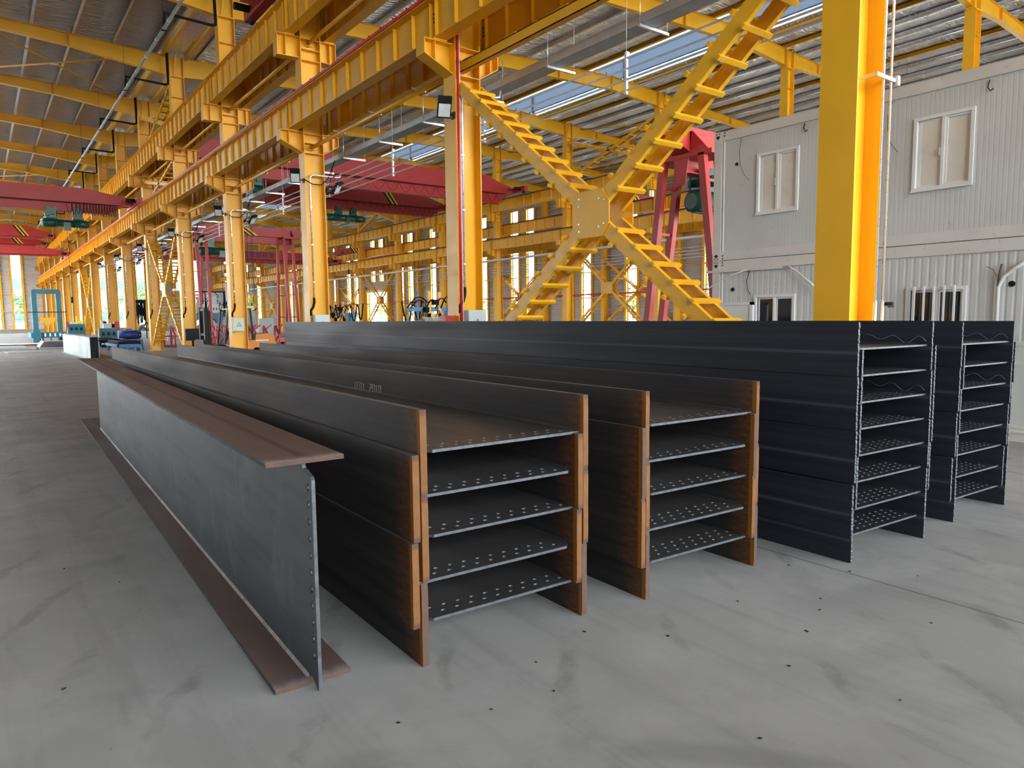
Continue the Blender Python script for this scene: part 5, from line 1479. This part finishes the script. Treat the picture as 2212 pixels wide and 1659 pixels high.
mb = MB().cyl((-.45, 0, .6), (-.30, 0, 1.15), .03, 8); mb.tube([(-.28 + .02 * math.cos(a), .17 * math.sin(a), 1.17 + .17 * math.cos(a) * .4) for a in [i * PI / 8 for i in range(17)]], .018, 6)
ob('steering_wheel', mb, 'black', T)
simple('fan_guard', 'square dark box on a stand left of the fork-lift mast', 'box', MB().box(-.28, .28, -.06, .06, .75, 1.25).box(-.04, .04, -.04, .04, .0, .75), 'black', (7.15, 31.8, 0))
# grey cabin and wall items behind
T = thing('grey_cabin', 'dark grey cabin with a white vertical pipe, behind the fork-lift', 'cabin', (20.6, 74.0, 0)); ob('cabin_wall', MB().box(-2.2, 2.0, 0, 3, 0, 4.2), 'galv_tray', T); ob('vertical_pipe', MB().cyl((-.6, -.2, 0), (-.6, -.2, 5.2), .13, 12), 'white_pipe', T); ob('roof_edge', MB().box(-2.3, 2.1, -.1, 3.1, 4.2, 4.3), 'white', T)
simple('plastic_sheets', 'pale green wrapped bundles leaning before the grey cabin', 'bundle', MB().prism([(-.9, 0, 0), (.9, 0, 0), (.6, .5, 1.7), (-.7, .5, 1.7)], (0, .3, 0)), 'box_grey', (22.1, 68, 0))
# white tray and rods along the far row
simple('cable_tray', 'white cable tray running along the far column row', 'cable tray', MB().box(-.15, .15, 12, 110, 0, .12), 'white', (29.1, 0, 5.45))
for i in range(4):
    simple('conductor_bar', 'thin conductor bar in front of the far column row, number %s from the bottom' % ORD[i], 'conductor bar', MB().cyl((0, 12, 0), (0, 110, 0), .018, 6), 'galv_tray', (29.0, 0, 4.5 + i * .17), 'far conductor bars')
simple('wall_pipe', 'maroon pipe running along the right outer wall', 'pipe', MB().cyl((0, 25, 0), (0, 100, 0), .06, 8).bar((0, 46, 0), (-1.4, 44.5, .8), .07, .07), 'red', (XC - .9, 0, 3.35))
# black hanging curtain of hoses
random.seed(11); mb = MB()
for i in range(60):
    x0 = random.uniform(-.38, .38); z0 = random.uniform(2.6, 3.3); mb.bar((x0, random.uniform(-.1, .1), z0), (x0 + random.uniform(-.08, .08), random.uniform(-.1, .1), z0 - random.uniform(.5, 1.6)), .07, .02)
mb.box(-.42, .45, -.15, .15, 3.1, 3.4)
simple('hose_curtain', 'black bundle of hanging hoses in the far doorway light', 'hoses', mb, 'rubber', (11.55, 70, 0)); 
simple('suspension_post', 'thin post carrying the black hose bundle', 'post', MB().box(-.04, .04, -.04, .04, 0, 3.4), 'black', (11.95, 70, 0))
# person bending over at work
import mathutils
def skin_body(name, chain, edges, parent, mat, root=0):
    me = bpy.data.meshes.new(name); me.from_pydata([c[0] for c in chain], edges, []); me.materials.append(M[mat])
    o = bpy.data.objects.new(name, me); COL.objects.link(o); o.parent = parent
    md = o.modifiers.new('skin', 'SKIN'); 
    for i, c in enumerate(chain):
        v = me.skin_vertices[0].data[i]; v.radius = (c[1], c[1]); v.use_root = (i == root)
    md.use_smooth_shade = True
    s_ = o.modifiers.new('sub', 'SUBSURF'); s_.levels = 1; s_.render_levels = 1
    return o
T = thing('person', 'person in grey work clothes bending forward over work far down the aisle', 'person', (9.70, 60.0, 0), 0)
ch = [((0, 0, .86), .13), ((.05, 0, 1.0), .14), ((.26, 0, 1.16), .155), ((.36, 0, 1.22), .10), ((.45, 0, 1.27), .055), ((.53, 0, 1.31), .10), ((.57, 0, 1.38), .085),
      ((.02, .10, .80), .10), ((.08, .11, .46), .065), ((.0, .11, .10), .05), ((.12, .11, .05), .045), ((.0, -.10, .80), .10), ((-.02, -.12, .46), .065), ((-.10, -.12, .10), .05), ((.03, -.12, .05), .045),
      ((.33, .19, 1.17), .06), ((.42, .20, .93), .045), ((.58, .14, .82), .035), ((.67, .12, .81), .03), ((.33, -.19, 1.17), .06), ((.44, -.20, .93), .045), ((.60, -.14, .84), .035), ((.69, -.12, .83), .03)]
ed = [(0, 1), (1, 2), (2, 3), (3, 4), (4, 5), (5, 6), (0, 7), (7, 8), (8, 9), (9, 10), (0, 11), (11, 12), (12, 13), (13, 14), (3, 15), (15, 16), (16, 17), (17, 18), (3, 19), (19, 20), (20, 21), (21, 22)]
# mesh.skin_vertices layer is created by the modifier
me = bpy.data.meshes.new('body'); me.from_pydata([c[0] for c in ch], ed, []); me.materials.append(M['cloth_grey'])
o = bpy.data.objects.new('body', me); COL.objects.link(o); o.parent = T
o.modifiers.new('skin', 'SKIN')
if not me.skin_vertices:
    bpy.context.view_layer.objects.active = o
    me.attributes.get('x')
try:
    for i, c in enumerate(ch):
        v = me.skin_vertices[0].data[i]; v.radius = (c[1], c[1]); v.use_root = (i == 0)
except Exception as e:
    pass
s_ = o.modifiers.new('sub', 'SUBSURF'); s_.levels = 1; s_.render_levels = 1
ob('head', MB().sphere((.56, 0, 1.33), .105, 10, 0, (1, .85, 1.15)).sphere((.66, 0, 1.31), .018, 5).sphere((.55, .095, 1.33), .02, 5).sphere((.55, -.095, 1.33), .02, 5), 'skin', T)
ob('hair', MB().sphere((.55, 0, 1.36), .112, 10, 0, (1, .9, 1.02)), 'black', T)
mb = MB()
for sy in (.12, -.12):
    mb.sphere((.72, sy, .81), .035, 6, 0, (1.3, .9, .6))
    for i in range(4): mb.tube([(.75, sy - .025 + i * .017, .812), (.79, sy - .025 + i * .017, .80), (.81 + .004 * (i % 2), sy - .025 + i * .017, .775)], .007, 5)
    mb.tube([(.71, sy + (.03 if sy < 0 else -.03), .81), (.745, sy + (.05 if sy < 0 else -.05), .79)], .009, 5)
ob('hand', mb, 'skin', T)
simple('work_table', 'bright work table in front of the bending person', 'table', MB().box(-.5, .6, -.5, .5, .68, .76).box(-.45, -.38, -.45, -.38, 0, .68).box(.48, .55, -.45, -.38, 0, .68).box(-.45, -.38, .38, .45, 0, .68).box(.48, .55, .38, .45, 0, .68), 'white', (11.05, 60.0, 0))

# loose scraps on the floor
random.seed(21)
SCR = [(3.6, 2.0), (3.75, 2.08), (3.3, 1.9), (2.9, 1.75), (1.25, 2.45), (1.6, 2.3), (2.0, 2.5), (4.3, 2.2), (4.55, 1.9), (.2, 3.6), (.35, 5.4), (-.1, 4.4), (2.3, 1.5), (3.0, 1.3), (1.0, 2.2), (.5, 2.4), (1.9, 2.25), (3.9, 1.55), (2.7, 2.3), (3.35, 2.35), (4.1, 2.5), (.1, 2.5), (-.2, 3.0), (.6, 4.9), (2.4, 2.6)]
for i, (x, y) in enumerate(SCR):
    n = random.choice((5, 6)); r = random.uniform(.005, .011)
    pts = [(r * math.cos(2 * PI * j / n) * random.uniform(.6, 1.5), r * .6 * math.sin(2 * PI * j / n), 0) for j in range(n)]
    o = ob('scrap_chip', MB().prism(pts, (0, 0, .003)), 'black', None, (x, y, .0005), (0, 0, random.uniform(0, 3)))
    tag(o, 'tiny dark scrap of steel lying on the concrete floor', 'scrap', 'scraps on the floor')

# ------------------------------------------------------------------ outside
def tree(x, y, h, r, sd):
    random.seed(sd)
    T = thing('tree', 'green tree outside behind the windows', 'tree', (x, y, 0), 0, 'trees outside the windows')
    ob('trunk', MB().tube([(0, 0, 0), (.1, 0, h * .3), (0, .1, h * .6)], [.22, .16, .08], 8), 'bark', T)
    mb = MB()
    for i in range(900):
        a = random.uniform(0, 2 * PI); u = random.uniform(-1, 1); q = random.random() ** .4
        c = V((math.cos(a) * math.sqrt(1 - u * u) * r * q, math.sin(a) * math.sqrt(1 - u * u) * r * q, h * .62 + u * h * .36 * q))
        s_ = random.uniform(.12, .3); n = V((random.uniform(-1, 1), random.uniform(-1, 1), random.uniform(-1, 1))).normalized(); t = n.orthogonal().normalized() * s_; b_ = n.cross(t)
        mb.add([c - t, c + b_ * .5, c + t, c - b_ * .5], [(0, 1, 2, 3)])
    ob('crown', mb, 'leaf', T)
for i in range(9): tree(-12 + i * 6.3 + (i % 3) * .8, YEND + 9 + (i % 2) * 4, 6.5 + (i % 3) * .8, 2.6, 30 + i)
for i in range(10): tree(XC + 9 + (i % 2) * 3, 22 + i * 9.0, 4.6 + (i % 3) * .5, 2.6, 60 + i)
T = thing('far_building', 'pale blue building outside beyond the end wall', 'building', (16, YEND + 40, 0))
ob('facade', MB().box(-26, 22, 0, 12, 0, 11), 'far_wall', T)
for zz in (1.5, 4.5, 7.5): ob('window_row', MB().box(-25, 21, -.1, 0, zz, zz + 1.7), 'far_glass', T)

# ------------------------------------------------------------------ camera (24 mm phone-style view from 1.62 m)
F, H_ = 1530.0, 1.625
roll = .0099; hd = 146.0 * math.cos(roll); p = math.atan(hd / F)
u, v_ = -48 - 1106, 695 - 829.5
a1 = u * math.cos(roll) - v_ * math.sin(roll)
th = -math.atan2(a1, F / math.cos(p))
head = V((math.sin(th), math.cos(th), 0)); right = V((math.cos(th), -math.sin(th), 0))
fwd = head * math.cos(p) - V((0, 0, 1)) * math.sin(p); dn = -(head * math.sin(p) + V((0, 0, 1)) * math.cos(p))
cx_ = right * math.cos(roll) + dn * math.sin(roll); cd = -right * math.sin(roll) + dn * math.cos(roll)
cam = bpy.data.cameras.new('camera'); cam.sensor_width = 36; cam.lens = 36 * F / 2212; cam.clip_end = 600; cam.clip_start = .05
co = bpy.data.objects.new('camera', cam); COL.objects.link(co)
m = Matrix((cx_, -cd, -fwd)).transposed().to_4x4(); m.translation = V((0, 0, H_)); co.matrix_world = m
SC.camera = co

# ------------------------------------------------------------------ daylight
w = bpy.data.worlds.new('sky'); SC.world = w; w.use_nodes = True
nt = w.node_tree; bg = nt.nodes['Background']
tc = nt.nodes.new('ShaderNodeTexCoord'); sp = nt.nodes.new('ShaderNodeSeparateXYZ'); rp = nt.nodes.new('ShaderNodeValToRGB')
nt.links.new(tc.outputs['Generated'], sp.inputs[0]); nt.links.new(sp.outputs[2], rp.inputs['Fac']); nt.links.new(rp.outputs['Color'], bg.inputs['Color'])
rp.color_ramp.elements[0].position = 0; rp.color_ramp.elements[0].color = (1, 1, 1, 1); rp.color_ramp.elements[1].position = .8; rp.color_ramp.elements[1].color = (.84, .91, 1, 1)
bg.inputs['Strength'].default_value = 14.0
vs = SC.view_settings; vs.view_transform = 'Standard'; vs.look = 'None'; vs.gamma = 1; vs.use_curve_mapping = False; vs.exposure = .2
cy = SC.cycles
cy.use_adaptive_sampling = True; cy.adaptive_threshold = .02
cy.max_bounces = 6; cy.diffuse_bounces = 5; cy.glossy_bounces = 4; cy.transmission_bounces = 4; cy.transparent_max_bounces = 12
cy.use_denoising = True; cy.sample_clamp_indirect = 6; cy.caustics_reflective = False; cy.caustics_refractive = False
